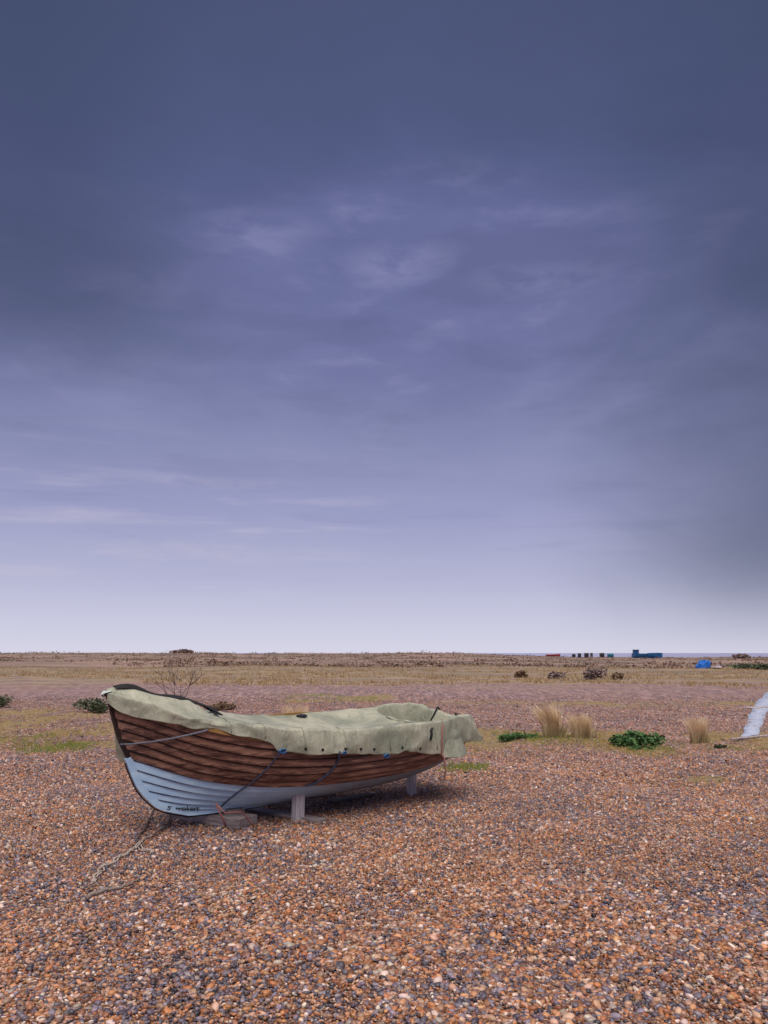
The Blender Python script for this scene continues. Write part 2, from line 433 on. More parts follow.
# stem by parameter u: 0 forefoot .. 1 stem head
stu = [1, .9, .79, .65, .50, .385, .27, .16, .075, 0]
st_t = smooth_tab(sorted([(u, a[0]) for u, a in zip(stu, stem_tz)])); st_z = smooth_tab(sorted([(u, a[1]) for u, a in zip(stu, stem_tz)]))
zk = smooth_tab([(stem_tz[-1][0], stem_tz[-1][1]), (1.0, .118), (1.4, .130), (2.0, .158), (2.6, .195), (3.0, .238), (3.2, .28), (3.42, .34)])
SEC = [(.0, None), (.07, (.10, .24, .50, .72)), (.15, (.20, .18, .60, .62)), (.28, (.46, .11, .82, .52)), (.45, (.70, .11, .97, .42)), (.62, (.74, .07, 1.02, .41)), (.80, (.60, .05, 1.06, .43)), (.92, (.42, .08, 1.08, .44)), (1.0, (.32, .10, 1.08, .44))]
Lu = lambda u: 3.30+.12*u
def ctrl(i, u, side):
    s, p = SEC[i]
    t0 = st_t(u)
    if p is None: return np.array([t0, 0.0, st_z(u)])
    t = t0+s*(Lu(u)-t0)
    tk = st_t(0)+s*(Lu(0)-st_t(0)); zk_ = zk(tk)
    tg = s*Lu(1); b_ = bt(tg); H_ = zsheer(tg)-zk_+(0 if side > 0 else .15*b_)
    p1, q1, p2, q2 = p
    # even girth spacing of the strakes: the curve parameter eased so strakes are alike
    v = u
    w = 3*v*(1-v)**2*p1+3*v*v*(1-v)*p2+v**3
    z = 3*v*(1-v)**2*q1+3*v*v*(1-v)*q2+v**3
    # below the sheer line the entry is finer
    return np.array([t, b_*w, zk_+H_*z])
_cache = {}
def hull(s, u, side=1, off=0.0):
    u = min(max(u, 0), 1)
    key = (round(u, 5), side)
    if key not in _cache:
        pts = np.array([ctrl(i, u, side) for i in range(len(SEC))]); ss_ = np.array([a[0] for a in SEC])
        m = np.gradient(pts, ss_, axis=0)
        _cache[key] = (ss_, pts, m)
    ss_, p, m = _cache[key]
    i = min(max(int(np.searchsorted(ss_, s))-1, 0), len(ss_)-2); h = ss_[i+1]-ss_[i]; q = (s-ss_[i])/h
    r = (2*q**3-3*q*q+1)*p[i]+(q**3-2*q*q+q)*h*m[i]+(-2*q**3+3*q*q)*p[i+1]+(q**3-q*q)*h*m[i+1]
    return r
def hull_n(s, u, side=1):
    e = 1e-2
    a = hull(min(s+e, 1), u, side)-hull(max(s-e, 0), u, side)
    b = hull(s, min(u+e, 1), side)-hull(s, max(u-e, 0), side)
    n = np.cross(b, a); n = n/max(np.linalg.norm(n), 1e-9)
    return n if n[1] > 0 or (abs(n[1]) < .3 and n[2] < 0) else -n
def hp(s, u, side=1, off=0.0):
    p = hull(s, u, side)
    if off: p = p+hull_n(s, u, side)*off
    return B(p[0], max(p[1], -.001)*side, p[2])

boat = empty('rowing_boat', (PX*K, PY*K, 0), TH)
tag(boat, 'old clinker wooden boat with varnished brown topsides and pale blue bottom, beached on the shingle', 'boat')
NS = 12; edges = [i/NS for i in range(NS+1)]; NB = 6
srow = [0, .012, .03, .05, .075]+list(np.linspace(.1, 1, 55))
def strakes(j0, j1):
    m = MB(); m.w = []
    for side in (1, -1):
        for j in range(j0, j1):
            u0, u1 = edges[j], edges[j+1]
            vv_ = [.0, .0, .08, .5, 1.0]
            us = [(u0-.004, .000), (u0-.004, .026), (u0+(u1-u0)*.08, .025), (u0+(u1-u0)*.5, .014), (u1, .002)]
            rows = []
            for u, o in us:
                rows.append([hp(s, u, side, (o if side else 0)*min(1, .25+s*9)) for s in srow])
            n = len(srow)
            def strip(a, b):
                vs = a+b; fs = [(i, i+1, n+i+1, n+i) for i in range(n-1)]
                if side < 0: fs = [f[::-1] for f in fs]
                m.add(vs, fs)
            strip(rows[0], rows[1]); m.w += [0.]*(2*n)
            vs = rows[1]+rows[2]+rows[3]+rows[4]
            fs = [(r*n+i, r*n+i+1, (r+1)*n+i+1, (r+1)*n+i) for r in range(3) for i in range(n-1)]
            if side < 0: fs = [f[::-1] for f in fs]
            m.add(vs, fs); m.w += [a_ for a_ in vv_[1:] for _ in range(n)]
    return m

# materials
bw, t, b = material('varnished_planks')
tc = t.new('ShaderNodeTexCoord').outputs['Object']
g1 = t.noise(t.mapping(tc, (1.0, 6, 14)), 2.2, 8, .65, .3)
g2 = t.noise(t.mapping(tc, (3, 40, 60)), 2.0, 6, .7)
c = t.ramp(g1, [(.30, lin(56, 40, 40)), (.42, lin(96, 66, 60)), (.54, lin(134, 94, 82)), (.66, lin(190, 148, 128))])
c = t.mix(t.mr(g2, .35, .7, 0, .5), c, lin(52, 34, 32))
wr = t.noise(t.mapping(tc, (1.6, 5, 9)), 3.5, 8, .75)
c = t.mix(t.mr(wr, .60, .70, 0, .7), c, lin(164, 128, 108))
c = t.mix(t.mr(t.noise(tc, 22, 5, .7), .68, .74, 0, .8), c, lin(34, 26, 26))
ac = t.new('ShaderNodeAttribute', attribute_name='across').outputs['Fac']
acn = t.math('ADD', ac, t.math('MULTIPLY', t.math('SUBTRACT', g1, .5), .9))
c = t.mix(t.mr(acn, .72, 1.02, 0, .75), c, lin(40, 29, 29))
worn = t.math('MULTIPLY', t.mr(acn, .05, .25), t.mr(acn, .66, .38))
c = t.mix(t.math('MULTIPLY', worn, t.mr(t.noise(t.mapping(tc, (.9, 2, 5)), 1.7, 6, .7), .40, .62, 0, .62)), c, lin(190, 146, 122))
t.put(b.inputs['Base Color'], c); b.inputs['Roughness'].default_value = .55; b.inputs['Specular IOR Level'].default_value = .35
t.put(b.inputs['Normal'], t.bump(g2, .35, .004))
bb, t, b = material('pale_blue_paint')
tc = t.new('ShaderNodeTexCoord').outputs['Object']
g = t.noise(t.mapping(tc, (1.5, 5, 9)), 2.5, 8, .65)
c = t.mix(t.mr(g, .35, .7), lin(176, 210, 244), lin(202, 230, 253))
c = t.mix(t.mr(t.noise(t.mapping(tc, (2, 6, 8)), 5, 8, .75), .60, .72, 0, .40), c, lin(122, 130, 142))
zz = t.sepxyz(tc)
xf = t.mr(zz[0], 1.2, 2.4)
c = t.mix(t.math('MULTIPLY', xf, t.mr(g, .25, .6, .55, .9)), c, lin(112, 112, 118))  # grey towards the stern: shade of the hull bottom put into the paint
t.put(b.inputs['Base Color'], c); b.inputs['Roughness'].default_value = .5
t.put(b.inputs['Normal'], t.bump(g, .12, .004))
dk = simple('dark_stem_wood', lin(58, 44, 42), .65, .5, 14, .3, (1, 4, 1))
dkb = simple('shaded_keel', lin(52, 50, 58), .7, .4, 14, .3)  # the keel's shade is put into this dark base colour
varn = simple('gunwale_varnish', lin(168, 128, 78), .5, .4, 12, .2, (1, 6, 6))

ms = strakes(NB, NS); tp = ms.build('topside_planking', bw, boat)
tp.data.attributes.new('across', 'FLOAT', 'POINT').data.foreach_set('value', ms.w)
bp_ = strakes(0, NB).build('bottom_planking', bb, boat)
# dark bead under every lap: seam tar and dirt, plus lap shadow put in
tar_shade = simple('tar_shade_seam', lin(40, 30, 30), .7, .3, 30, 0); bseam = simple('paint_shade_seam', lin(98, 114, 144), .7, .3, 30, 0)
for side in (1, -1):
    for j in range(1, NS):
        pts = [hp(s_, edges[j]-.014, side, .0150*min(1, .25+s_*9)) for s_ in srow[1:]]
        r_ = [(.0105 if j > NB else .0065)*(.7+.5*noise.noise(Vector((s_*14, j, side)))) for s_ in srow[1:]]
        MB().tube(pts, r_, 5).build('seam', tar_shade if j >= NB else bseam, tp if j >= NB else bp_)
# stem band and keel
m = MB(); pts = [B(st_t(u)-.012, 0, st_z(u)) for u in np.linspace(1.0, .5, 16)]
def bar(pts, wid, dep, aft):
    vs, fs = [], []
    for i, p in enumerate(pts):
        d = (pts[min(i+1, len(pts)-1)]-pts[max(i-1, 0)]).normalized()
        nrm = Vector((d.z, 0, -d.x))
        if nrm.dot(Vector(aft)) < 0: nrm = -nrm
        for sy, sn in ((-1, 0), (1, 0), (1, 1), (-1, 1)):
            vs.append(p+Vector((0, sy*wid/2, 0))+nrm*dep*sn)
    n = len(pts)
    for i in range(n-1):
        for k in range(4): fs.append((i*4+k, i*4+(k+1) % 4, (i+1)*4+(k+1) % 4, (i+1)*4+k))
    fs.append((0, 3, 2, 1)); fs.append(tuple((n-1)*4+k for k in range(4)))
    m = MB(); m.add(vs, fs); return m
sp = [B(st_t(u)-.008, 0, st_z(u)-.004) for u in np.linspace(1.0, .50, 18)]
sp.insert(0, sp[0]+(sp[0]-sp[1]).normalized()*.035)
bar(sp, .042, .038, (1, 0, 0)).build('stem_post', dk, boat, smooth=False)
fp = [B(st_t(u)-.022+.008*(1-u), 0, st_z(u)-.014) for u in np.linspace(.50, 0, 26)]+[B(x, 0, zk(x)-.016) for x in np.linspace(st_t(0)+.05, 1.35, 8)]
bar(fp, .040, .06, (1, 0, 1)).build('forefoot', bb, boat, smooth=False)
kp = [B(x, 0, zk(x)-.016) for x in np.linspace(1.352, 3.30, 30)]
bar(kp, .05, .05, (0, 0, 1)).build('keel', dkb, boat, smooth=False)
# dark shoe along forefoot and keel (iron band)
ip = [B(st_t(u)-.026+.004*(1-u), 0, st_z(u)-.024) for u in np.linspace(.48, 0, 26)]+[B(x, 0, zk(x)-.024) for x in np.linspace(st_t(0)+.05, 1.6, 10)]
MB().tube(ip, .0065*K, 6).build('keel_band', dk, boat)
# transom
vs = [hp(1, u, 1) for u in np.linspace(0, 1, 20)]+[hp(1, u, -1) for u in np.linspace(1, 0, 20)]
nv = len(vs); vs2 = [v+Vector((.03, 0, 0)) for v in vs]
m = MB(); m.add(vs+vs2, [tuple(range(nv)), tuple(range(2*nv-1, nv-1, -1))]+[(i, (i+1) % nv, nv+(i+1) % nv, nv+i) for i in range(nv)])
m.build('transom', bw, boat, smooth=False)
# rub rail / gunwale
for side in (1, -1):
    pts = [hp(s, 1, side, .012)+Vector((0, 0, -.012)) for s in np.linspace(.0, 1, 50)]
    m = MB()
    vs = []; fs = []
    for p in pts:
        vs += [p+Vector((0, -.016*side, -.022)), p+Vector((0, -.016*side, .022)), p+Vector((0, .03*side, .022)), p+Vector((0, .03*side, -.022))]
    for i in range(len(pts)-1):
        for k in range(4): fs.append((i*4+k, i*4+(k+1) % 4, i*4+4+(k+1) % 4, i*4+4+k))
    m.add(vs, fs); m.build('gunwale', varn, boat, smooth=False)

# near-surface lookup: picture position -> (s, u)
GS, GU = np.linspace(0, 1, 160), np.linspace(.02, 1, 90)
grid = []
for s in GS:
    for u in GU:
        p = hull(s, u, 1); x, y = px_of(*p); grid.append((x, y, s, u))
grid = np.array(grid)
def on_hull(x, y, off=.02):
    """boat-local point on the near side of the hull"""
    i = np.argmin((grid[:, 0]-x)**2+(grid[:, 1]-y)**2)
    return hp(grid[i, 2], grid[i, 3], 1, off)

# hand-painted name near the keel at the bow, brushed onto the planks
cu = bpy.data.curves.new('name_text', 'FONT'); cu.body = 'S  wokert'; cu.size = 1; cu.shear = .25; cu.offset = .012
to = bpy.data.objects.new('name_text', cu); COL.objects.link(to)
bpy.context.view_layer.update()
tm = bpy.data.meshes.new_from_object(to.evaluated_get(bpy.context.evaluated_depsgraph_get()))
bpy.data.objects.remove(to)
bm = bmesh.new(); bm.from_mesh(tm)
bmesh.ops.triangulate(bm, faces=bm.faces[:])
for _ in range(2):
    bmesh.ops.subdivide_edges(bm, edges=[e for e in bm.edges if e.calc_length() > .12], cuts=1)
wmax = max(v.co.x for v in bm.verts)
for v in bm.verts:
    fx = v.co.x/wmax; x = 166.5+fx*32; y = 809.4-v.co.y*7.6-fx*.8+(.6 if fx < .15 else .2)
    v.co = (x, y, 0)
vv = []
def fine(x, y, off):
    # refine the lookup by a few Newton steps
    i = np.argmin((grid[:, 0]-x)**2+(grid[:, 1]-y)**2); s, u = grid[i, 2], grid[i, 3]
    for _ in range(4):
        e = 1e-3
        p0 = np.array(px_of(*hull(s, u))); ps = np.array(px_of(*hull(s+e, u))); pu = np.array(px_of(*hull(s, u+e)))
        J = np.stack([(ps-p0)/e, (pu-p0)/e], 1)
        try: dlt = np.linalg.solve(J, np.array([x, y])-p0)
        except Exception: break
        s = min(max(s+np.clip(dlt[0], -.02, .02), 0.001), .999); u = min(max(u+np.clip(dlt[1], -.03, .03), 0.0), .999)
    return hp(s, u, 1, off)
def on_bow(x, y):
    t2 = t_of(x, .0185); q = B(t2, .0200, z_of(t2, .0185, y))
    p_ = fine(x, y, 0); e_ = px_of(p_.x/K, -p_.y/K, p_.z/K)
    if abs(e_[0]-x)+abs(e_[1]-y) < .4 and -p_.y/K > .003: return fine(x, y, .029)
    return q
for v in bm.verts: v.co = on_bow(v.co.x, v.co.y)
me = bpy.data.meshes.new('painted_name'); bm.to_mesh(me); bm.free()
me.materials.append(simple('black_paint', lin(26, 26, 32), .6, .3, 30, 0))
no = bpy.data.objects.new('painted_name', me); COL.objects.link(no); no.parent = boat

# ------------------------------------------------------------------ canvas cover
cm, t, b = material('canvas')
tc = t.new('ShaderNodeTexCoord').outputs['Object']
n1 = t.noise(tc, 2.2, 6, .6, .3); n2 = t.noise(t.mapping(tc, (2.5, 1, 1)), 7, 6, .65, .5); n3 = t.noise(tc, 260, 2, .5)
c = t.mix(t.mr(n1, .35, .65), lin(128, 130, 114), lin(170, 167, 148))
c = t.mix(t.mr(n2, .55, .75, 0, .5), c, lin(100, 105, 95))
c = t.mix(t.mr(t.noise(t.mapping(tc, (1, 1, .35)), 14, 6, .7), .6, .75, 0, .4), c, lin(104, 106, 92))
t.put(b.inputs['Base Color'], c); b.inputs['Roughness'].default_value = .42; b.inputs['Specular IOR Level'].default_value = .55
hgt = t.math('ADD', t.math('MULTIPLY', n2, 1.0), t.math('MULTIPLY', n3, .04))
t.put(b.inputs['Normal'], t.bump(hgt, .8, .03))
black = simple('black_webbing', lin(34, 34, 38), .8, .3, 40, .2)

def catmull(P, n):
    """dense smooth polyline through control points"""
    P = [np.array(p, float) for p in P]; out = []
    for i in range(len(P)-1):
        p0, p1, p2, p3 = P[max(i-1, 0)], P[i], P[i+1], P[min(i+2, len(P)-1)]
        for k in range(n):
            q = k/n
            out.append(.5*((2*p1)+(-p0+p2)*q+(2*p0-5*p1+4*p2-p3)*q*q+(-p0+3*p1-3*p2+p3)*q**3))
    out.append(P[-1]); return out

sag = smooth_tab([(0, 0), (.6, 0), (.9, .02), (1.5, .065), (2.2, .085), (2.65, .075), (2.85, .07), (2.95, .24), (3.15, .28), (3.33, .26), (3.40, .06), (3.42, .02)])
def cover_section(tt):
    """control points across the cover at station tt, near hem to far hem"""
    b_ = bt(max(tt, 0)) if tt >= 0 else .02
    px = px_of(tt, b_, 0)[0]
    zc = z_of(tt, b_, crease_px(px)); zl = z_of(tt, b_+.03, low_px(px))
    zl = min(zl, zc-.03)+.008*noise.noise(Vector((tt*5, 1, 1)))+.003*math.sin(tt*17)*float(ss(tt, 1.1, 1.3))
    fpx = px_of(tt, -b_, 0)[0]; zf = z_of(tt, -b_, far_px(fpx))
    tpx = px_of(tt, 0, 0)[0]; zr = z_of(tt, 0, top_px(tpx))
    k = float(ss(tt, .62, .95))              # 0 = bow hood with a ridge, 1 = open top lying across the gunwales
    zfb = zc+.02+.06*b_
    zf = zfb*(1-k)+zf*k
    zm = zr*(1-k)+((zc+zf)/2-sag(tt))*k
    fl = .035+.03*float(ss(tt, .9, 1.4))
    sw = .012*math.sin(tt*9)+.010*math.sin(tt*23+1)
    bw_ = min(1., .12+b_/.14); fl *= bw_; sw *= bw_
    hem_far = zf-.05-.15*float(ss(tt, .0, .5))
    kw = float(ss(tt, 2.84, 2.97)*(1-ss(tt, 3.35, 3.42)))      # the open well at the stern has steep sides
    m_ = lambda a, c: a*(1-kw)+c*kw
    P = [(b_+fl+sw, zl), (b_+fl*.9+sw*.6, zl*.6+zc*.4), (b_+.030*bw_, zc-.022), (b_+.012*bw_, zc-.001), (b_-.03*bw_, zc+.002),
         (b_*m_(.62, .86), m_(zc*.62+zm*.38-.012*k, zm*.7+zc*.3)), (b_*m_(.25, .70), m_(zm*.85+zc*.15-.015*k, zm)), (-b_*m_(.12, .25), zm), (-b_*m_(.62, .80), m_(zm*.45+zf*.55-.01*k, zm)), (-b_+.01-.0*kw, zf), (-b_-.026*bw_, zf-.03), (-b_-.05*bw_, (zf+hem_far)/2), (-b_-.06*bw_, hem_far)]
    return P
st = list(np.linspace(.0, .9, 38))+list(np.linspace(.92, 3.42, 90))
b2_ = lambda q: .35+q*1.2
rows = []
for tt in st:
    cs = catmull(cover_section(max(tt, .0)), 5)
    row = []
    for j, (w, z) in enumerate(cs):
        p = B(tt, w, z)
        q = Vector((p.x*3.2, p.y*3.2, p.z*3.2))
        wr = noise.noise(q)*.006+noise.noise(q*2.7+Vector((5, 1, 2)))*.004
        fade = min(1, tt*6+.2)
        # creases: sharp ridged folds, mostly running fore and aft on top
        cr = (1-abs(noise.noise(Vector((p.x*1.1+2, p.y*5.0, p.z*5))))*2.2); cr = max(0, cr)**2.5*.020
        cr2 = (1-abs(noise.noise(Vector((p.x*4.5+p.y*2.5, p.y*2.2+7, p.z*3))))*2.4); cr2 = max(0, cr2)**2.5*.014
        wr += (cr+cr2-.014)*min(1, b2_(tt))
        p += Vector((0, -.6*wr if w > 0 else .6*wr, wr))*fade
        # vertical folds in the hanging side
        if j < 12: p += Vector((0, -1, 0))*(noise.noise(Vector((tt*11, j*.05, 3)))*.022*(1-j/12))
        row.append(p)
    rows.append(row)
# drape over the transom: two further rows hang down behind it
last = rows[-1]
def aft(dx, dz, fl):
    r = []
    for p in last:
        w = -p.y/K
        zt_ = p.z+dz*K
        r.append(Vector((p.x+dx*K, p.y*(1+fl), zt_)))
    return r
nC = len(last)
# hanging hem heights are flattened so the drape ends on one line behind the transom
def drape(fr, dx, fl):
    r = []
    for p in last:
        tgt = .565*K + .10*max(0, p.y)       # near end hangs lower
        z = p.z*(1-fr)+min(p.z, tgt)*fr
        r.append(Vector((p.x+dx*K, p.y*(1+fl)+.01*math.sin(p.y*14), z)))
    return r
rows += [drape(.08, .022, .0), drape(.45, .055, .02), drape(.8, .085, .05), drape(1.0, .105, .08)]
vs = [p for r in rows for p in r]
fs = [(j*nC+i, j*nC+i+1, (j+1)*nC+i+1, (j+1)*nC+i) for j in range(len(rows)-1) for i in range(nC-1)]
cover = empty('boat_cover', (PX*K, PY*K, 0), TH)
tag(cover, 'sagging grey green canvas cover lashed over the beached wooden boat', 'boat cover')
cl = link('canvas_sheet', vs, fs, cm, cover)
md = cl.modifiers.new('thick', 'SOLIDIFY'); md.thickness = .007; md.offset = 0
md = cl.modifiers.new('sub', 'SUBSURF'); md.levels = 1; md.render_levels = 1
NR = len(st)
def cov(tt, j):
    """point on the cover: station tt, cross index j (0 near hem .. nC-1 far hem)"""
    i = int(np.argmin([abs(a-tt) for a in st])); return rows[i][int(round(j))]
def cov_px(x, y, j0=0, j1=22):
    """nearest cover point to a picture position, near side only"""
    best = None
    for r in rows[:NR]:
        for p in r[j0:j1]:
            a = px_of(p.x/K, -p.y/K, p.z/K); dd = (a[0]-x)**2+(a[1]-y)**2
            if best is None or dd < best[0]: best = (dd, p)
    return best[1].copy()
# loose corner hanging from the near quarter
def lerp(a, b, q): return a+(b-a)*q
A0 = cov_px(447, 720); 
q0 = lambda px, w, py: B(t_of(px, w), w, z_of(t_of(px, w), w, py))
ring = [(q0(443, .515, 720.5), q0(440, .585, 757)), (q0(447, .515, 719.2), q0(447, .63, 758)), (q0(451, .50, 719.5), q0(455, .65, 758)), (q0(455, .475, 722), q0(462, .64, 757)), (q0(457, .46, 724), q0(467, .60, 755.5)), (q0(457.5, .44, 725), q0(468, .54, 752))]
vs, fs = [], []
for i, (a, b) in enumerate(ring):
    for k in range(9):
        q = k/8; p = lerp(a, b, q); p += Vector((0, -.018*math.sin(i*1.9+q*2)*q, 0)); vs.append(p)
for i in range(len(ring)-1):
    for k in range(8): fs.append((i*9+k, i*9+k+1, (i+1)*9+k+1, (i+1)*9+k))
fo = link('corner_flap', vs, fs, cm, cover)
md = fo.modifiers.new('thick', 'SOLIDIFY'); md.thickness = .007
md = fo.modifiers.new('sub', 'SUBSURF'); md.levels = 2; md.render_levels = 2
# flap beyond the stem head and the far bow edge hanging below it
def sheet(name, grid_, mat, par):
    nr = len(grid_[0]); vs = [p for r in grid_ for p in r]
    fs = [(j*nr+i, j*nr+i+1, (j+1)*nr+i+1, (j+1)*nr+i) for j in range(len(grid_)-1) for i in range(nr-1)]
    o = link(name, vs, fs, mat, par)
    md = o.modifiers.new('thick', 'SOLIDIFY'); md.thickness = .007; md.offset = 0
    md = o.modifiers.new('sub', 'SUBSURF'); md.levels = 2; md.render_levels = 2
    return o
sheet('bow_flap', [[q0(112, .05, 692), q0(112, .0, 689), q0(113, -.06, 689)], [q0(106, .04, 692.5), q0(106, .0, 690.5), q0(107, -.06, 690)], [q0(98.5, .035, 696), q0(99, 0, 692.5), q0(102, -.06, 691)], [q0(106, .045, 699.5), q0(104, 0, 698), q0(104, -.05, 697)]], simple('pale_canvas', lin(186, 194, 192), .5, .12, 8, .2), cover)
sheet('far_bow_flap', [[q0(112, -.10, 700), q0(116, -.06, 700), q0(120, -.03, 700)], [q0(113.5, -.12, 722), q0(118, -.07, 722), q0(123, -.03, 722)], [q0(115, -.13, 744), q0(120, -.08, 745), q0(127, -.03, 744)], [q0(117, -.13, 761.5), q0(122, -.08, 763.5), q0(129, -.03, 762)]], cm, cover)
# dark rolled edge along the ridge of the bow hood, and a black patch painting the gap's shade
def ridge(x, up=.0): 
    tt = t_of(x, 0); return B(tt, 0, z_of(tt, 0, top_px(x))+up)
vs = []; fs = []
xs = np.linspace(114, 216, 40)
for x in xs:
    p = ridge(x); hgt = .012+.020*(math.sin((x-114)/102*math.pi*2.2+.4)**2)
    vs += [p+Vector((0, -.045, -.012)), p+Vector((0, -.02, hgt*.9)), p+Vector((0, .01, hgt)), p+Vector((0, .05, -.01))]
for i in range(len(xs)-1):
    for k in range(3): fs.append((i*4+k, i*4+k+1, i*4+5+k, i*4+4+k))
ho = link('rolled_edge', vs, fs, black, cover); md = ho.modifiers.new('sub', 'SUBSURF'); md.levels = 1; md.render_levels = 1
gp = [cov_px(x, y, 14, 45)+Vector((0, -.01, .02)) for x, y in ((203, 707), (209, 709), (216, 713.5), (222, 718), (214, 716.5), (207, 711))]
m = MB(); m.add(gp+[p+Vector((0, 0, .012)) for p in gp], [(0, 1, 2, 3, 4, 5), (11, 10, 9, 8, 7, 6)]+[(i, (i+1) % 6, 6+(i+1) % 6, 6+i) for i in range(6)])
m.build('gap_shade_patch', black, cover, smooth=False)
# eyelets along the near hem
for x, y in ((304, 749), (323, 748.6), (345, 749.5), (360, 749.7), (373, 749), (401, 748), (421, 748)):
    p = cov_px(x, y, 0, 10); m = MB(); m.tube([p+Vector((0, .004, 0)), p+Vector((0, -.014, .001))], .0125, 12)
    m.build('eyelet', black, cover)
# seams: raised stitched lines down the side
for x in (228, 262, 302, 341, 385, 431):
    tt = None
    i = int(np.argmin([abs(px_of(r[16].x/K, -r[16].y/K, 0)[0]-x) for r in rows[:NR]]))
    pts = [p+Vector((0, -.006, .006)) for p in rows[i][2:38:2]]
    MB().tube(pts, .006, 5).build('seam', cm, cover)
pts = [cov_px(431, y, 0, 22)+Vector((0, -.006, 0)) for y in (727, 731, 735, 739)]
m = MB(); vs = [];
for p in pts: vs += [p+Vector((-.018, 0, 0)), p+Vector((.012, -.004, 0))]
m.add(vs, [(0, 1, 3, 2), (2, 3, 5, 4), (4, 5, 7, 6)]); o = m.build('patch', black, cover); md = o.modifiers.new('thick', 'SOLIDIFY'); md.thickness = .006

# ------------------------------------------------------------------ ropes and straps (own things, in boat space)
rope_grey = simple('grey_rope', lin(118, 122, 138), .9, .4, 120, .5)
rope_blue = simple('blue_rope', lin(58, 100, 150), .8, .35, 120, .5)
rope_dull = simple('dull_blue_rope', lin(84, 92, 118), .9, .4, 120, .5)
rope_dark = simple('dark_rope', lin(92, 80, 80), .9, .4, 90, .4)
cord_red = simple('red_cord', lin(156, 104, 98), .85, .3, 120, .4)
rope_tan = simple('tan_rope', lin(186, 170, 162), .9, .45, 90, .5)
M4 = boat.matrix_basis
bpy.context.view_layer.update()
M4 = boat.matrix_world.copy()
def rope_thing(name, pts, r, mat, label, cat, n=6, world=False):
    m = MB()
    pts = [Vector(p) if world else M4 @ Vector(p) for p in pts]
    base = pts[0].copy()
    m.tube([p-base for p in pts], r, n)
    o = m.build(name, mat); o.location = base
    return tag(o, label, cat)
rope_thing('bow_rope', [on_hull(119, 744.5, .03)]+[lerp(on_hull(119, 744.5, .05), cov_px(206, 729, 0, 12)+Vector((0, -.03, -.01)), q)+Vector((0, -.03*math.sin(q*3.14), -.015*math.sin(q*3.14))) for q in np.linspace(.1, 1, 9)], .0085, rope_grey, 'grey rope stretched from the boat stem up to the cover', 'rope')
p = cov_px(279, 750, 0, 6)
rp = [p+Vector((0, -.03, 0))]+[on_hull(x, y, .028) for x, y in ((275, 757), (268, 765), (259, 774), (250, 781), (240, 788), (232, 794), (226, 799), (221, 803))]
rope_thing('lashing_rope', rp, .0075, rope_dull, 'thin blue lashing running down the bow planks to the keel block', 'rope')
p = cov_px(340, 752, 0, 6)
rp = [p+Vector((0, -.02, .0))]+[on_hull(x, y, .028) for x, y in ((338, 757), (334, 763), (328, 770), (321, 777), (312, 781), (304, 783))]
rope_thing('lashing_rope', rp, .011, rope_dull, 'thick faded lashing hanging down amidships towards the front post', 'rope')
def knot(x, y, label, sz=1):
    p = cov_px(x, y, 0, 6)+Vector((0, -.03, -.01)); m = MB(); r = random.Random(int(x))
    for k in range(7):
        a = r.uniform(0, 6.28); pts = []
        for q in np.linspace(0, 1, 9):
            th = a+q*5
            pts.append(Vector((math.cos(th)*.035*sz*(1+.4*math.sin(k+q*7)), -.012+.012*math.sin(th*2+k), math.sin(th)*.026*sz)))
        m.tube(pts, .0075*sz, 5)
    for dxx, dzz in ((-.07, .012), (-.05, -.035), (.05, .02), (.035, -.05)):
        m.tube([Vector((0, 0, 0)), Vector((dxx*.6*sz, -.01, dzz*.4*sz)), Vector((dxx*sz, -.004, dzz*sz))], .007*sz, 5)
    w = M4 @ p; o = m.build('rope_knot', rope_blue); o.location = w; o.rotation_euler = (0, 0, TH)
    tag(o, label, 'knot', 'blue knots along the hem of the boat cover')
knot(279, 750, 'large blue rope knot at the stepped hem nearest the bow', .75)
knot(384, 754, 'smaller blue rope knot on the hem towards the stern', .65)
knot(341, 751, 'small faded blue knot above the thick lashing amidships', .45)
# orange red cord at the stern
cp = [cov_px(441, y, 0, 22)+Vector((0, -.012, .004)) for y in (720, 726, 733, 740, 747, 754)]
e = cp[-1]; cp = [e2 for e2 in cp]+[e+Vector((.0, -.035, -.03)), e+Vector((.0, -.04, -.10)), e+Vector((.012, -.04, -.17)), e+Vector((0, -.035, -.23))]
rope_thing('red_twine', cp, .008, cord_red, 'orange red cord hanging from the stern corner of the cover', 'cord')
# black straps over the stern
def strap(t0, jj, wid, label):
    i = int(np.argmin([abs(a-t0) for a in st])); pts = [rows[i][j]+Vector((0, 0, .012)) for j in jj]
    vs = []; fs = []
    for k, p in enumerate(pts): vs += [p+Vector((-wid/2, 0, 0)), p+Vector((wid/2, 0, 0)), p+Vector((wid/2, 0, .006)), p+Vector((-wid/2, 0, .006))]
    for k in range(len(pts)-1):
        for q in range(4): fs.append((k*4+q, k*4+(q+1) % 4, k*4+4+(q+1) % 4, k*4+4+q))
    m = MB(); m.add([M4 @ v for v in vs], fs); o = m.build('strap', black); tag(o, label, 'strap')
i0 = M4.translation
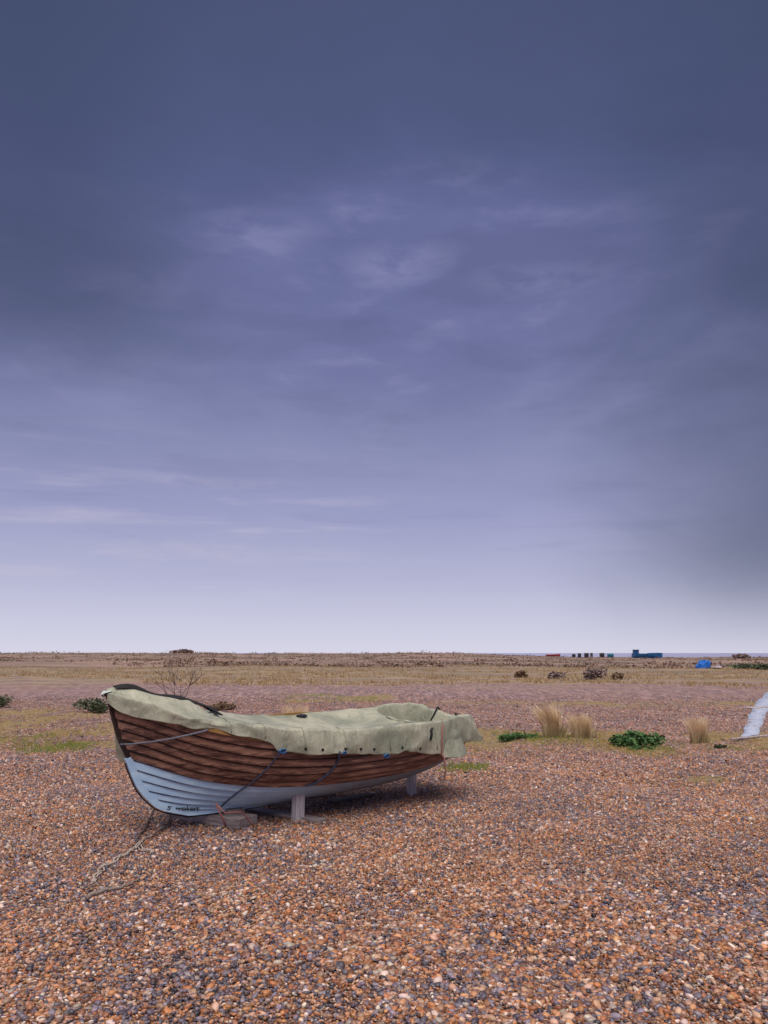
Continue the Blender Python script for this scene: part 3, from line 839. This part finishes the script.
# straps across the stern run over the transom
def strap_aft(j, wid, label):
    pts = [rows[i][j]+Vector((0, 0, .010)) for i in range(NR-9, NR)]+[r[j]+Vector((.014, 0, .004)) for r in rows[NR:NR+3]]
    vs = []; fs = []
    for k, p in enumerate(pts): vs += [p+Vector((0, -wid/2, 0)), p+Vector((0, wid/2, 0)), p+Vector((0, wid/2, .006)), p+Vector((0, -wid/2, .006))]
    for k in range(len(pts)-1):
        for q in range(4): fs.append((k*4+q, k*4+(q+1) % 4, k*4+4+(q+1) % 4, k*4+4+q))
    m = MB(); m.add([M4 @ v for v in vs], fs); o = m.build('strap', black); tag(o, label, 'strap')
strap_aft(37, .03, 'black strap over the middle of the boat stern')
strap_aft(28, .022, 'narrower black strap over the stern nearer the hanging corner flap')
# dark weight on top of the cover
p = cov_px(303, 718, 24, 50)
bm = bmesh.new(); bmesh.ops.create_icosphere(bm, subdivisions=3, radius=1)
for v in bm.verts:
    nn = noise.noise(v.co*2)*.25; v.co = Vector((v.co.x*.060, v.co.y*.035, max(v.co.z, -.5)*.022))*(1+nn)
me = bpy.data.meshes.new('flat_stone'); bm.to_mesh(me); bm.free(); me.polygons.foreach_set('use_smooth', [True]*len(me.polygons))
me.materials.append(simple('dark_stone', lin(52, 48, 60), .8, .3, 30, .2))
o = bpy.data.objects.new('flat_stone', me); COL.objects.link(o); o.location = M4 @ (p+Vector((0, 0, .018))); o.rotation_euler = (0, 0, TH*.3)
tag(o, 'small dark stone lying on top of the boat cover', 'stone')

# ------------------------------------------------------------------ props and timbers
def wood(name, a, bcol, stretch):
    m, t, b = material(name)
    tc = t.new('ShaderNodeTexCoord').outputs['Object']
    v = t.mapping(tc, stretch); g = t.noise(v, 6, 8, .7, .4); k = t.noise(tc, 14, 5, .6)
    c = t.mix(t.mr(g, .3, .7), bcol, a); c = t.mix(t.mr(k, .6, .72, 0, .5), c, lin(88, 80, 84))
    t.put(b.inputs['Base Color'], c); b.inputs['Roughness'].default_value = .85
    t.put(b.inputs['Normal'], t.bump(g, .6, .006)); return m
wz = wood('weathered_post', lin(226, 218, 224), lin(164, 152, 158), (8, 8, .8))
wd = wood('dark_timber', lin(108, 94, 94), lin(58, 50, 52), (.8, 8, 8))
wx = wood('weathered_timber', lin(168, 152, 154), lin(98, 86, 88), (.8, 8, 8))
p = at(298, 821); ztop = 1.6-(790-HOR)*p.y/F
box('prop_post', (.10, .085, ztop+.10), (p.x, p.y, (ztop-.10)/2+.0), (0, .015, TH+.1), wz)
tag(bpy.context.scene.objects['prop_post'], 'pale wooden prop post under the middle of the boat, taller and nearer of the two', 'post', 'posts propping up the boat')
p2 = at(411.5, 795); zt2 = 1.6-(770-HOR)*p2.y/F
o = box('prop_post', (.085, .08, zt2+.10), (p2.x, p2.y, (zt2-.1)/2), (0, -.01, TH), wz)
tag(o, 'short pale wooden prop post under the boat stern', 'post', 'posts propping up the boat')
# sleeper under the forefoot
a, b2 = at(176, 819), at(244, 829.5); dv = b2-a; ang = math.atan2(dv.y, dv.x)
o = box('timber_sleeper', (dv.length*1.06, .27, .09), (a+b2)/2+Vector((0, .08, .055)), (0, 0, ang), wx); tag(o, 'broad flat grey timber lying under the bow keel', 'timber')
a, b2 = at(196, 812), at(238, 823); dv = b2-a; ang = math.atan2(dv.y, dv.x)
o = box('keel_block', (dv.length*1.1, .17, .09), (a+b2)/2+Vector((-.02, -.02, .10)), (0, 0, ang), wx); tag(o, 'thick dark timber block stacked on the flat timber under the keel', 'block')
a, b2 = at(222, 815, .06), at(266, 806, .12); dv = b2-a
o = box('wedge_board', (dv.length, .10, .028), (a+b2)/2+Vector((0, -.02, .07)), (0, -math.asin(dv.z/dv.length)-.05, math.atan2(dv.y, dv.x)), wx); tag(o, 'pale split board wedged beside the keel on top of the block', 'board')
a, b2 = at(248, 812), at(322, 824); dv = b2-a
o = box('ground_plank', (dv.length, .14, .035), (a+b2)/2+Vector((0, .04, .022)), (0, 0, math.atan2(dv.y, dv.x)), wx); tag(o, 'long grey plank on the shingle beside the front prop post', 'plank')
a, b2 = at(300, 800), at(334, 797); dv = b2-a
o = box('ground_plank', (dv.length, .10, .05), (a+b2)/2+Vector((0, .05, .025)), (0, 0, math.atan2(dv.y, dv.x)), wx); tag(o, 'short pale plank in the shade behind the front prop post', 'plank')
for (x0, y0, x1, y1, wd_, h_, z_, lb) in ((206, 818, 262, 806, .09, .06, .03, 'dark squared offcut lying crosswise under the keel behind the block'), (262, 806, 296, 800, .16, .05, .03, 'dark short board in the shade between the block and the front post'), (330, 806, 372, 796, .10, .04, .02, 'dark board lying in the shade midway between the two posts')):
    a, b2 = at(x0, y0), at(x1, y1); dv = b2-a
    o = box('timber_offcut', (dv.length, wd_, h_), (a+b2)/2+Vector((0, .03, z_)), (0, .02, math.atan2(dv.y, dv.x)), wd); tag(o, lb, 'timber')
# red strap loops at the block
w = lambda x, y, z: at(x, y, z)
rope_thing('red_strap', [w(216, 803, .27), w(219, 811, .20), w(223, 819, .13), w(226, 827, .05)], .0085, cord_red, 'faded red strap hanging down in front of the keel block', 'strap', world=True)
rope_thing('red_strap', [w(218, 806, .26), w(225, 813, .20), w(233, 812.5, .19), w(241, 812, .18), w(246, 816, .13), w(250, 822, .07), w(254, 827, .02)], .0075, cord_red, 'red strap curving over the end of the keel block', 'strap', world=True)
# mooring ropes on the shingle
def ground_rope(pl, r, mat, label, strands=1, name='mooring_rope', lift=.02):
    pts = catmull([(q.x, q.y, q.z) for q in pl], 7); m = MB(); base = Vector(pts[0])
    for k in range(strands):
        m.tube([Vector(p)-base+Vector((.016*math.sin(i*.55+k*2.1)*(strands > 1)+random.gauss(0, .004), .016*math.cos(i*.5+k*2.1)*(strands > 1)+random.gauss(0, .004), lift+.008*math.sin(i*.7+k))) for i, p in enumerate(pts)], r, 5)
    o = m.build(name, mat); o.location = base; tag(o, label, 'rope')
ground_rope([w(154, 812, .06), w(150, 820, .02), w(145, 830, .02), w(139, 838, .02), w(136, 846, .02)], .008, rope_dark, 'dark rope hanging from the bow keel down to the frayed rope', 1)
ground_rope([w(171, 813, .08), w(170, 820, .02), w(166, 828, .02), w(158, 834, .02), w(146, 842, .02), w(138, 848, .02)], .007, rope_dark, 'second dark rope trailing from under the bow keel nearest the timber', 1)
ground_rope([w(140, 846, .01), w(135, 852, .01), w(126, 857, .01), w(116, 864, .01), w(106, 870, .01), w(99, 877, .01), w(95, 884, .01), w(92, 888, .01)], .0065, rope_tan, 'frayed pale rope strands lying on the shingle before the bow', 2, lift=.035)
ground_rope([w(138, 848, .01), w(144, 852, .01), w(152, 855, .01)], .006, rope_tan, 'short loose end of pale rope on the shingle', 2)
# driftwood stick
pl = [w(87, 900, .02), w(96, 896.5, .03), w(108, 893, .03), w(120, 890.5, .03), w(131, 886.5, .03), w(139, 882, .02)]
m = MB(); base = pl[0].copy(); pts = catmull([tuple(q-base) for q in pl], 5)
m.tube([Vector(p)+Vector((random.gauss(0, .003), random.gauss(0, .003), .02+random.gauss(0, .003))) for p in pts], [.017*(1-.6*i/len(pts)) for i in range(len(pts))], 7)
o = m.build('driftwood_stick', simple('driftwood', lin(150, 132, 124), .9, .55, 14, .5, (1, 6, 6))); o.location = base; tag(o, 'bent grey driftwood stick lying on the shingle in front of the boat', 'driftwood')

# ------------------------------------------------------------------ plants
def leafmat(name, a, b2, tr=.0):
    m, t, b = material(name)
    P = t.new('ShaderNodeNewGeometry'); oi = t.new('ShaderNodeNewGeometry').outputs['Random Per Island']
    c = t.mix(oi, a, b2)
    t.put(b.inputs['Base Color'], c); b.inputs['Roughness'].default_value = .7; b.inputs['Specular IOR Level'].default_value = .25
    return m
g_tan = leafmat('dry_marram', lin(196, 168, 134), lin(246, 222, 190))
g_olv = leafmat('olive_grass', lin(122, 116, 78), lin(178, 158, 114))
g_grn = leafmat('fresh_green', lin(50, 82, 48), lin(96, 128, 76))
g_dkg = leafmat('dark_bush', lin(54, 66, 54), lin(98, 104, 78))
g_brn = leafmat('brown_heath', lin(92, 74, 62), lin(140, 112, 88))
g_gry = leafmat('grey_heath', lin(112, 96, 96), lin(150, 128, 122))
twig = simple('bare_twig', lin(84, 70, 78), .9, .3, 40, 0)

def blades(m, cx, cy, z, n, h, spread, lean, wid, r):
    for _ in range(n):
        a = r.uniform(0, 6.28); d0 = spread*math.sqrt(r.random()); x0, y0 = cx+math.cos(a)*d0, cy+math.sin(a)*d0*.8
        hh = h*r.uniform(.55, 1.08); out = r.uniform(.02, .62)*hh*r.random()**.5; a2 = a+r.gauss(0, .6)
        lx = math.cos(a2)*out+lean[0]*hh*r.uniform(.5, 1.3); ly = math.sin(a2)*out*.8+lean[1]*hh
        sx_, sy_ = math.sin(a2+1.2)*wid, math.cos(a2+1.2)*wid
        p = [(0, 0, 0), (lx*.25, ly*.25, hh*.5), (lx*.6, ly*.6, hh*.82), (lx, ly, hh*.98)]
        ww = (1, .9, .6, .1)
        vs = []
        for (qx, qy, qz), k in zip(p, ww):
            vs += [Vector((x0+qx-sx_*k, y0+qy-sy_*k, z+qz)), Vector((x0+qx+sx_*k, y0+qy+sy_*k, z+qz))]
        m.add(vs, [(0, 1, 3, 2), (2, 3, 5, 4), (4, 5, 7, 6)])
def tuft(px, py, wpx, hpx, label, lean=(-.25, 0), n=650, mat=g_tan, group='dry grass tufts on the shingle', name='grass_tuft', seed=1):
    c = at(px, py); r = random.Random(seed); D = c.y
    m = MB(); wd = wpx/F*D
    blades(m, 0, 0, -.01, n, hpx/F*D*1.06, wd*.27, lean, .0034, r)
    m2 = MB(); blades(m2, .02, -.02, -.01, n//4, hpx/F*D*.5, wd*.38, (0, 0), .004, r)
    rt = empty(name, (c.x, c.y, float(zt(c.x, c.y))))
    m.build('dry_blades', mat, rt); m2.build('lower_blades', g_olv, rt)
    tag(rt, label, 'grass tuft', group)
tuft(553, 739, 30, 31, 'tallest dry grass tuft, leaning left, beside a shorter one', (-.30, 0), 1000, seed=3)
tuft(582, 739, 34, 24, 'short wide dry grass tuft between the tallest tuft and the green plant', (-.16, 0), 900, seed=4)
tuft(698, 743, 25, 26, 'narrow dry grass tuft standing alone near the pale path', (-.06, 0), 760, seed=5)
tuft(296, 716, 42, 13, 'low orange dry grass tuft showing just behind the boat cover', (-.1, 0), 420, seed=6)

def shrub(name, px, py, wpx, hpx, mat, label, cat='bush', n=900, leaf=.035, group=None, stems=9, seed=1, z=None, depth=.7, cover_=1.0):
    c = at(px, py); 
    r = random.Random(seed); wd, ht = wpx/F*c.y/2, hpx/F*c.y
    rt = empty(name, (c.x, c.y, float(zt(c.x, c.y)) if z is None else z))
    lobes = [(r.uniform(-.75, .75), r.uniform(-.6, .6), r.uniform(.35, .75), r.uniform(.3, .55)) for _ in range(9)]
    m = MB()
    for _ in range(n):
        lx, ly, lz, lr = r.choice(lobes)
        u = Vector((r.gauss(0, 1), r.gauss(0, 1), r.gauss(0, 1))).normalized()*(r.random()**.4)
        x, y, zz = lx+u.x*lr, (ly+u.y*lr)*depth, max(.02, min(1.05, lz*(1-.45*abs(lx))+u.z*lr))
        p = Vector((x*wd, y*wd, zz*ht)); s = leaf*r.uniform(.6, 1.5)
        a = Vector((r.gauss(0, 1), r.gauss(0, 1), r.gauss(0, .6))).normalized(); b_ = a.cross(Vector((r.gauss(0, 1), r.gauss(0, 1), r.gauss(0, 1)))).normalized()
        m.add([p-a*s, p+b_*s*.45, p+a*s, p-b_*s*.45], [(0, 1, 2, 3)])
    m.build('foliage', mat, rt, smooth=False)
    m = MB()
    for _ in range(stems and 1):
        lx, ly, lz, lr = r.choice(lobes)
        tip = Vector((lx*wd, ly*wd*depth, lz*ht)); bs = Vector((lx*wd*.3, ly*wd*.3, -.02))
        m.tube([bs, bs.lerp(tip, .5)+Vector((0, 0, ht*.08)), tip], [leaf*.18, leaf*.14, leaf*.05], 5)
    if stems: m.build('stem', twig, rt)
    return tag(rt, label, cat, group)
shrub('leafy_plant', 637, 748, 57, 15, g_grn, 'low spreading bright green plant with broad leaves beside the grass tufts', 'plant', 1700, .040, seed=11, stems=0)
shrub('leafy_plant', 519, 740, 38, 7, g_grn, 'flat strip of green plant creeping over shingle left of the tall tuft', 'plant', 900, .028, seed=12, stems=0)
shrub('leafy_plant', 640+2, 751.5, 30, 4, g_grn, 'small green seedling patch in front of the broad leaved plant', 'plant', 250, .022, seed=13, stems=0)
shrub('leafy_plant', 720, 748, 12, 5, g_dkg, 'small dark green cushion plant below the pale path', 'plant', 260, .022, seed=14, stems=0)
shrub('dark_shrub', 86, 713, 40, 15, g_dkg, 'dark green low shrub on the shingle left of the boat bow', 'shrub', 900, .045, seed=15)
shrub('dark_shrub', 2, 708, 30, 13, g_dkg, 'dark green shrub cut off by the left picture edge', 'shrub', 700, .045, seed=16)
shrub('heather_clump', 222, 713, 30, 9, g_brn, 'small brown heather clump just behind the boat near the bare shrub', 'shrub', 500, .04, seed=17)
shrub('heath_bush', 597, 680, 30, 12, g_gry, 'largest grey brown heath bush at the front of the grass belt', 'bush', 900, .10, seed=18)
shrub('heath_bush', 618, 680, 14, 7, g_brn, 'small rusty bush against the right side of the largest heath bush', 'bush', 350, .09, seed=19)
shrub('heath_bush', 557, 679, 20, 7, g_gry, 'low grey heath bush left of the largest one', 'bush', 450, .09, seed=20)
shrub('heath_bush', 522, 678, 15, 7, g_brn, 'small dark bush far left in the row of heath bushes', 'bush', 400, .09, seed=21)
shrub('heath_bush', 748, 670, 44, 6, g_dkg, 'wide low dark green bush near the right edge beyond the blue heap', 'bush', 600, .16, seed=22)
shrub('heath_bush', 182, 658, 22, 4.5, g_gry, 'dark bush on the skyline above the bare shrub', 'bush', 350, .6, seed=23, z=1.35)
shrub('heath_bush', 742, 659, 18, 4, g_gry, 'dark bush on the skyline near the right edge', 'bush', 350, .5, seed=24, z=.15)
# bare branched shrub behind the bow
c = at(178, 706); r = random.Random(5); m = MB(); m_l = []
def branch(p, d, ln, rad, lev):
    q = p; pts = [p]
    for _ in range(4):
        d = (d+Vector((r.gauss(0, .13), r.gauss(0, .13), r.gauss(.03, .06)))).normalized(); q = q+d*ln/4; pts.append(q)
    m.tube(pts, [rad*(1-.16*i) for i in range(5)], 5)
    if lev < 3:
        for k in range(3 if lev else 9):
            i = r.choice((2, 3, 4)) if lev else 1
            nd = (d+Vector((r.gauss(0, .55), r.gauss(0, .55), r.uniform(-.1, .35)))).normalized()
            branch(pts[i], nd, ln*r.uniform(.45, .75), rad*.6, lev+1)
for k in range(6):
    branch(Vector((r.gauss(0, .06), r.gauss(0, .06), -.02)), Vector((-.7+.28*k+r.uniform(-.1, .1), r.uniform(-.3, .3), .9)).normalized(), .85, .013, 1)
o = m.build('bare_shrub', twig); o.location = c; tag(o, 'leafless twiggy shrub standing behind the boat bow', 'shrub')

# grass: short ground cover on the mossy patches, the belt and the heath
def grass_stuff(name, pts, hrange, nbl, wid, mat, label, spread=.05):
    m = MB(); r = random.Random(hash(name) % 1000 if False else 31)
    for x, y in pts:
        z = float(zt(x, y)); s = r.uniform(*hrange)
        for _ in range(nbl):
            a = r.uniform(0, 6.28); d_ = spread*r.random(); w_ = wid*r.uniform(.6, 1.3)
            bx, by = x+math.cos(a)*d_, y+math.sin(a)*d_; h_ = s*r.uniform(.5, 1.1); l = r.gauss(0, .35)*h_; ly = r.gauss(0, .3)*h_
            m.add([(bx-w_, by, z-.01), (bx+w_, by, z-.01), (bx+l, by+ly, z+h_)], [(0, 1, 2)])
    o = m.build(name, mat, smooth=False); return tag(o, label, 'grass', kind='stuff')
r = random.Random(77)
def patch(px0, px1, py0, py1, n, thr=.0):
    out = []
    for _ in range(n):
        x, y = r.uniform(px0, px1), r.uniform(py0, py1)
        # fade towards the edges of the patch
        e = math.sin((x-px0)/(px1-px0)*math.pi)*math.sin((y-py0)/(py1-py0)*math.pi)
        p = at(x, y)
        if r.random() < e+.1 and noise.noise(Vector((p.x*1.3, p.y*.7, 4))) > thr-.2+.2*r.random(): out.append((p.x, p.y))
    return out
grass_stuff('short_green_grass', patch(10, 98, 743, 755, 1100, -.4)+patch(436, 494, 762, 775, 400, -.3)+patch(265, 395, 694, 704, 500, -.2)+patch(490, 600, 731, 746, 700, -.2)+patch(600, 790, 742, 758, 500, .0)+patch(-10, 60, 735, 742, 200), (.02, .065), 10, .0045, leafmat('short_green', lin(96, 114, 52), lin(150, 150, 80)), 'short green grass in patches between the pebbles', .06)
grass_stuff('short_dry_grass', patch(-20, 112, 706, 752, 3600, -.05)+patch(440, 790, 730, 758, 5200, -.1)+patch(200, 330, 704, 716, 300, 0)+patch(400, 800, 700, 712, 500, .15)+patch(-30, 130, 700, 716, 300, .1)+patch(600, 740, 775, 790, 90, .1), (.012, .045), 8, .004, leafmat('short_dry', lin(140, 120, 70), lin(186, 160, 104)), 'short dry yellow grass thinly spread on the shingle', .08)
pts = []
for _ in range(9000):
    D = 33*math.exp(r.random()**.8*math.log(90/33)); x = r.uniform(-.62, .62)*D
    if noise.noise(Vector((x*.08, D*.16, 1))) > (-.15 if D > 44 else .45-(D-33)*.05): pts.append((x, D))
grass_stuff('belt_grass', pts, (.06, .22), 6, .02, leafmat('belt_grass', lin(124, 102, 76), lin(184, 154, 116)), 'tawny rough grass belt between shingle and heath', .35)
m = MB()
for _ in range(5200):
    D = 85*math.exp(r.random()*math.log(262/85)); x = r.uniform(-.62, .62)*D
    if noise.noise(Vector((x*.03, D*.05, 9)))+.3*noise.noise(Vector((x*.2, D*.2, 2))) < -.08: continue
    z = float(zt(x, D)); s = r.uniform(.25, .75)*(1.0 if D < 200 else r.choice((.7, .9, 1.5)))
    for _ in range(9):
        p = Vector((x+r.gauss(0, s*.9), D+r.gauss(0, s*.6), z+abs(r.gauss(0, .28))*s)); q = s*r.uniform(.14, .34)
        a = Vector((r.gauss(0, 1), r.gauss(0, 1), r.gauss(0, .5))).normalized()*q; b_ = Vector((r.gauss(0, 1), r.gauss(0, .6), r.gauss(0, 1))).normalized()*q*.7
        m.add([p-a, p+b_, p+a, p-b_], [(0, 1, 2, 3)])
tag(m.build('heath_vegetation', leafmat('heath', lin(84, 68, 62), lin(150, 122, 104)), smooth=False), 'low brown heath scrub running along the far bank', 'scrub', kind='stuff')

# ------------------------------------------------------------------ pale path and planks on the right
cp_, t, b = material('pale_concrete')
tc = t.new('ShaderNodeTexCoord').outputs['Object']
g = t.noise(tc, 2.6, 8, .8); gg = t.noise(tc, 14, 6, .75)
c = t.mix(t.mr(g, .38, .60), lin(140, 148, 176), lin(208, 214, 232)); c = t.mix(t.mr(gg, .56, .64, 0, .85), c, lin(112, 98, 106))
t.put(b.inputs['Base Color'], c); t.put(b.inputs['Roughness'], t.mr(g, .4, .6, .55, .12))
t.put(b.inputs['Normal'], t.bump(gg, .35, .008))
L_ = [(742, 738.5), (745.5, 728), (749.5, 716), (754, 707), (760, 699), (768, 692), (782, 687)]
R_ = [(758.5, 737), (762, 727), (766, 716), (772, 707), (782, 699), (796, 692), (815, 687)]
vs, fs = [], []
la = catmull([tuple(at(*q)) for q in L_], 6); ra = catmull([tuple(at(*q)) for q in R_], 6)
for i, (a, b2) in enumerate(zip(la, ra)):
    a, b2 = Vector(a), Vector(b2)
    za, zb = float(zt(a.x, a.y)), float(zt(b2.x, b2.y))
    a = a+Vector((random.gauss(0, .022), 0, 0)); b2 = b2+Vector((random.gauss(0, .022), 0, 0))
    h_ = .03
    vs += [Vector((a.x, a.y, za-.05)), Vector((a.x, a.y, za+h_)), a.lerp(b2, .5)+Vector((0, 0, (za+zb)/2+h_+.006)), Vector((b2.x, b2.y, zb+h_)), Vector((b2.x, b2.y, zb-.05))]
for i in range(len(la)-1):
    for k in range(4): fs.append((i*5+k, i*5+k+1, i*5+6+k, i*5+5+k))
fs.append((0, 1, 2, 3, 4))
tag(link('concrete_path', vs, fs, cp_), 'narrow pale concrete path crossing the shingle', kind='structure')
wl = wood('bleached_plank', lin(186, 174, 178), lin(128, 112, 116), (.8, 8, 8))
for (x0, y0, x1, y1, h_, wd_, lb) in ((746, 709, 776, 707.5, .03, .34, 'bleached board laid across the pale path'), (731, 740.5, 785, 735.5, .025, .07, 'long bleached plank lying across the near end of the pale path')):
    a, b2 = at(x0, y0), at(x1, y1); dv = b2-a; ctr = (a+b2)/2
    o = box('bleached_plank', (dv.length, wd_, h_), (ctr.x, ctr.y, float(zt(ctr.x, ctr.y))+.055 if wd_ > .3 else .03), (0, 0, math.atan2(dv.y, dv.x)), wl); tag(o, lb, 'plank')
# far grey track bending over the heath
tr = [(640+75, 668), (718, 667), (724, 665.6), (733, 664.8)]
tl = [tuple(at(*q)) for q in tr]; tl = catmull(tl, 5); vs = []; fs = []
for x, y, z in tl:
    zz = float(zt(x, y))+.12
    vs += [(x, y-1.2, zz), (x, y+1.4, zz)]
for i in range(len(tl)-1): fs.append((i*2, i*2+2, i*2+3, i*2+1))
tag(link('gravel_track', vs, fs, simple('pale_gravel', lin(170, 156, 162), .9, .2, 3, 0)), kind='structure')

# ------------------------------------------------------------------ far things on the bank
blue_hull = simple('dark_blue_paint', lin(42, 104, 166), .5, .3, 1.5, .1, col2=lin(30, 70, 120))
teal = simple('teal_paint', lin(34, 98, 124), .6, .3, 2, .1)
dark_w = simple('tarred_boards', lin(50, 46, 56), .8, .3, 2, .2)
white_p = simple('white_paint', lin(186, 190, 204), .6, .1, 2, 0)
glass = simple('dark_glass', lin(30, 38, 52), .15, .1, 2, 0, spec=.6)
red_p = simple('faded_red_paint', lin(168, 62, 62), .6, .2, 2, .1)
D = 225.0; pxm = D/F
def far_pos(px, D=225.0): 
    x = (px-384)/F*D; return Vector((x, D, float(zt(x, D))))
def hull_shape(name, ln, bm_, h0, h1, mat, parent, hmid):
    """simple sheered boat hull: flat transom at x=0, stem at x=ln"""
    vs, fs = [], []; n = 15
    for i in range(n):
        q = i/(n-1); x = q*ln; bw_ = bm_/2*(1-q**3.2)*(.85+.15*math.sin(q*3)); hz = hmid+(h0-hmid)*(1-q)**2+(h1-hmid)*q*q
        kz = .0+h1*.35*max(0, q-.75)**2*8
        vs += [(x, -bw_, hz), (x-.0, -bw_*.92, hz*.5+kz*.5), (x, -bw_*.45, kz), (x, bw_*.45, kz), (x, bw_*.92, hz*.5+kz*.5), (x, bw_, hz)]
    for i in range(n-1):
        for k in range(5): fs.append((i*6+k, i*6+k+1, i*6+7+k, i*6+6+k))
        fs.append((i*6+5, i*6, i*6+6, i*6+11))
    fs.append((0, 1, 2, 3, 4, 5)); return link(name, vs, fs, mat, parent, smooth=False)
p = far_pos(633); fb = empty('fishing_boat', p+Vector((0, 0, -.05)), 0)
tag(fb, 'long dark blue fishing boat with a wheelhouse at one end, hauled up on the skyline', 'boat')
ln = 29.5*pxm; z1 = (658-652.2)*pxm
hull_shape('hull', ln, 2.8, 1.55, 1.75, blue_hull, fb, 1.35)
hh = box('wheelhouse', (1.35, 1.6, 1.25), (.80, 0, 1.95), (0, 0, 0), blue_hull, fb, .05, .0)
for dx_ in (-.33, .33): box('window', (.42, .05, .42), (dx_, -.80, .22), (0, 0, 0), glass, hh, .01, 0)
box('roof', (1.6, 1.85, .10), (0, 0, .66), (0, 0, 0), blue_hull, hh, .02, 0)
box('deck_box', (1.9, 1.2, .40), (2.9, 0, 1.35), (0, 0, 0), white_p, fb, .04, 0)
box('rub_rail', (ln*.8, .08, .12), (ln*.45, -1.40, 1.30), (0, 0, 0), teal, fb, .02, 0)
box('foredeck', (3.2, 1.6, .35), (6.0, 0, 1.55), (0, -.03, 0), blue_hull, fb, .05, 0)
def hut(name, px, w_, d_, h_, mat, label, group=None, roof=True):
    p = far_pos(px); rt = empty(name, p+Vector((0, 0, -.08)), random.uniform(-.2, .2)); tag(rt, label, 'hut', group)
    wb = box('walls', (w_, d_, h_), (0, 0, h_/2), (0, 0, 0), mat, rt, .02, 0)
    if roof:
        r_ = h_*.38
        vs = [(-w_*.56, -d_*.56, h_), (w_*.56, -d_*.56, h_), (w_*.56, d_*.56, h_), (-w_*.56, d_*.56, h_), (-w_*.56, 0, h_+r_), (w_*.56, 0, h_+r_)]
        link('roof', vs, [(0, 1, 5, 4), (2, 3, 4, 5), (0, 4, 3), (1, 2, 5), (3, 2, 1, 0)], mat, rt, smooth=False)
    box('door', (w_*.3, .05, h_*.7), (w_*.1, -d_/2-.02, h_*.36), (0, 0, 0), glass, rt, .005, 0)
hut('beach_hut', 610.5, 1.5, 1.3, 1.15, teal, 'small teal hut on the skyline left of the blue fishing boat')
for i, (px, w_, h_, lb) in enumerate(((602, 1.2, 1.25, 'tallest dark tarred hut beside the teal hut'), (591.5, .6, 1.2, 'narrow dark tarred hut second from the teal hut'), (586.5, 1.1, 1.15, 'broad dark tarred hut in the middle of the row'), (579.5, .8, 1.0, 'low dark tarred hut left of the broad one'), (573.8, .7, .8, 'smallest dark tarred hut at the left end of the row'))):
    hut('tarred_hut', px, w_, 1.0, h_, dark_w, lb, 'dark tarred huts on the skyline')
p = far_pos(546); rb = empty('red_boat', p, 0); tag(rb, 'small faded red boat lying on the bank left of the dark huts', 'boat')
hull_shape('hull', 4.2, 1.4, .55, .75, red_p, rb, .48); box('thwart', (.3, 1.2, .06), (1.8, 0, .50), (0, 0, 0), dark_w, rb, .01, 0)
# bright blue tarpaulin heap
p = at(703.5, 667.5); p.z = float(zt(p.x, p.y))
bm = bmesh.new(); bmesh.ops.create_icosphere(bm, subdivisions=4, radius=1)
for v in bm.verts:
    d0 = v.co.copy(); f = 1+.30*noise.noise(d0*1.6+Vector((3, 3, 3)))+.10*noise.noise(d0*5)
    v.co = Vector((d0.x*.78*f, d0.y*.6*f, max(d0.z*f, -.25)*.95+.2))
    if v.co.x < 0: v.co.z *= .82
me = bpy.data.meshes.new('tarpaulin'); bm.to_mesh(me); bm.free()
me.materials.append(simple('bright_blue_tarp', lin(30, 104, 196), .5, .25, 3, .3))
o = bpy.data.objects.new('tarpaulin_heap', me); COL.objects.link(o); o.location = p
tag(o, 'bright blue tarpaulin covering a heap on the heath', 'tarpaulin')
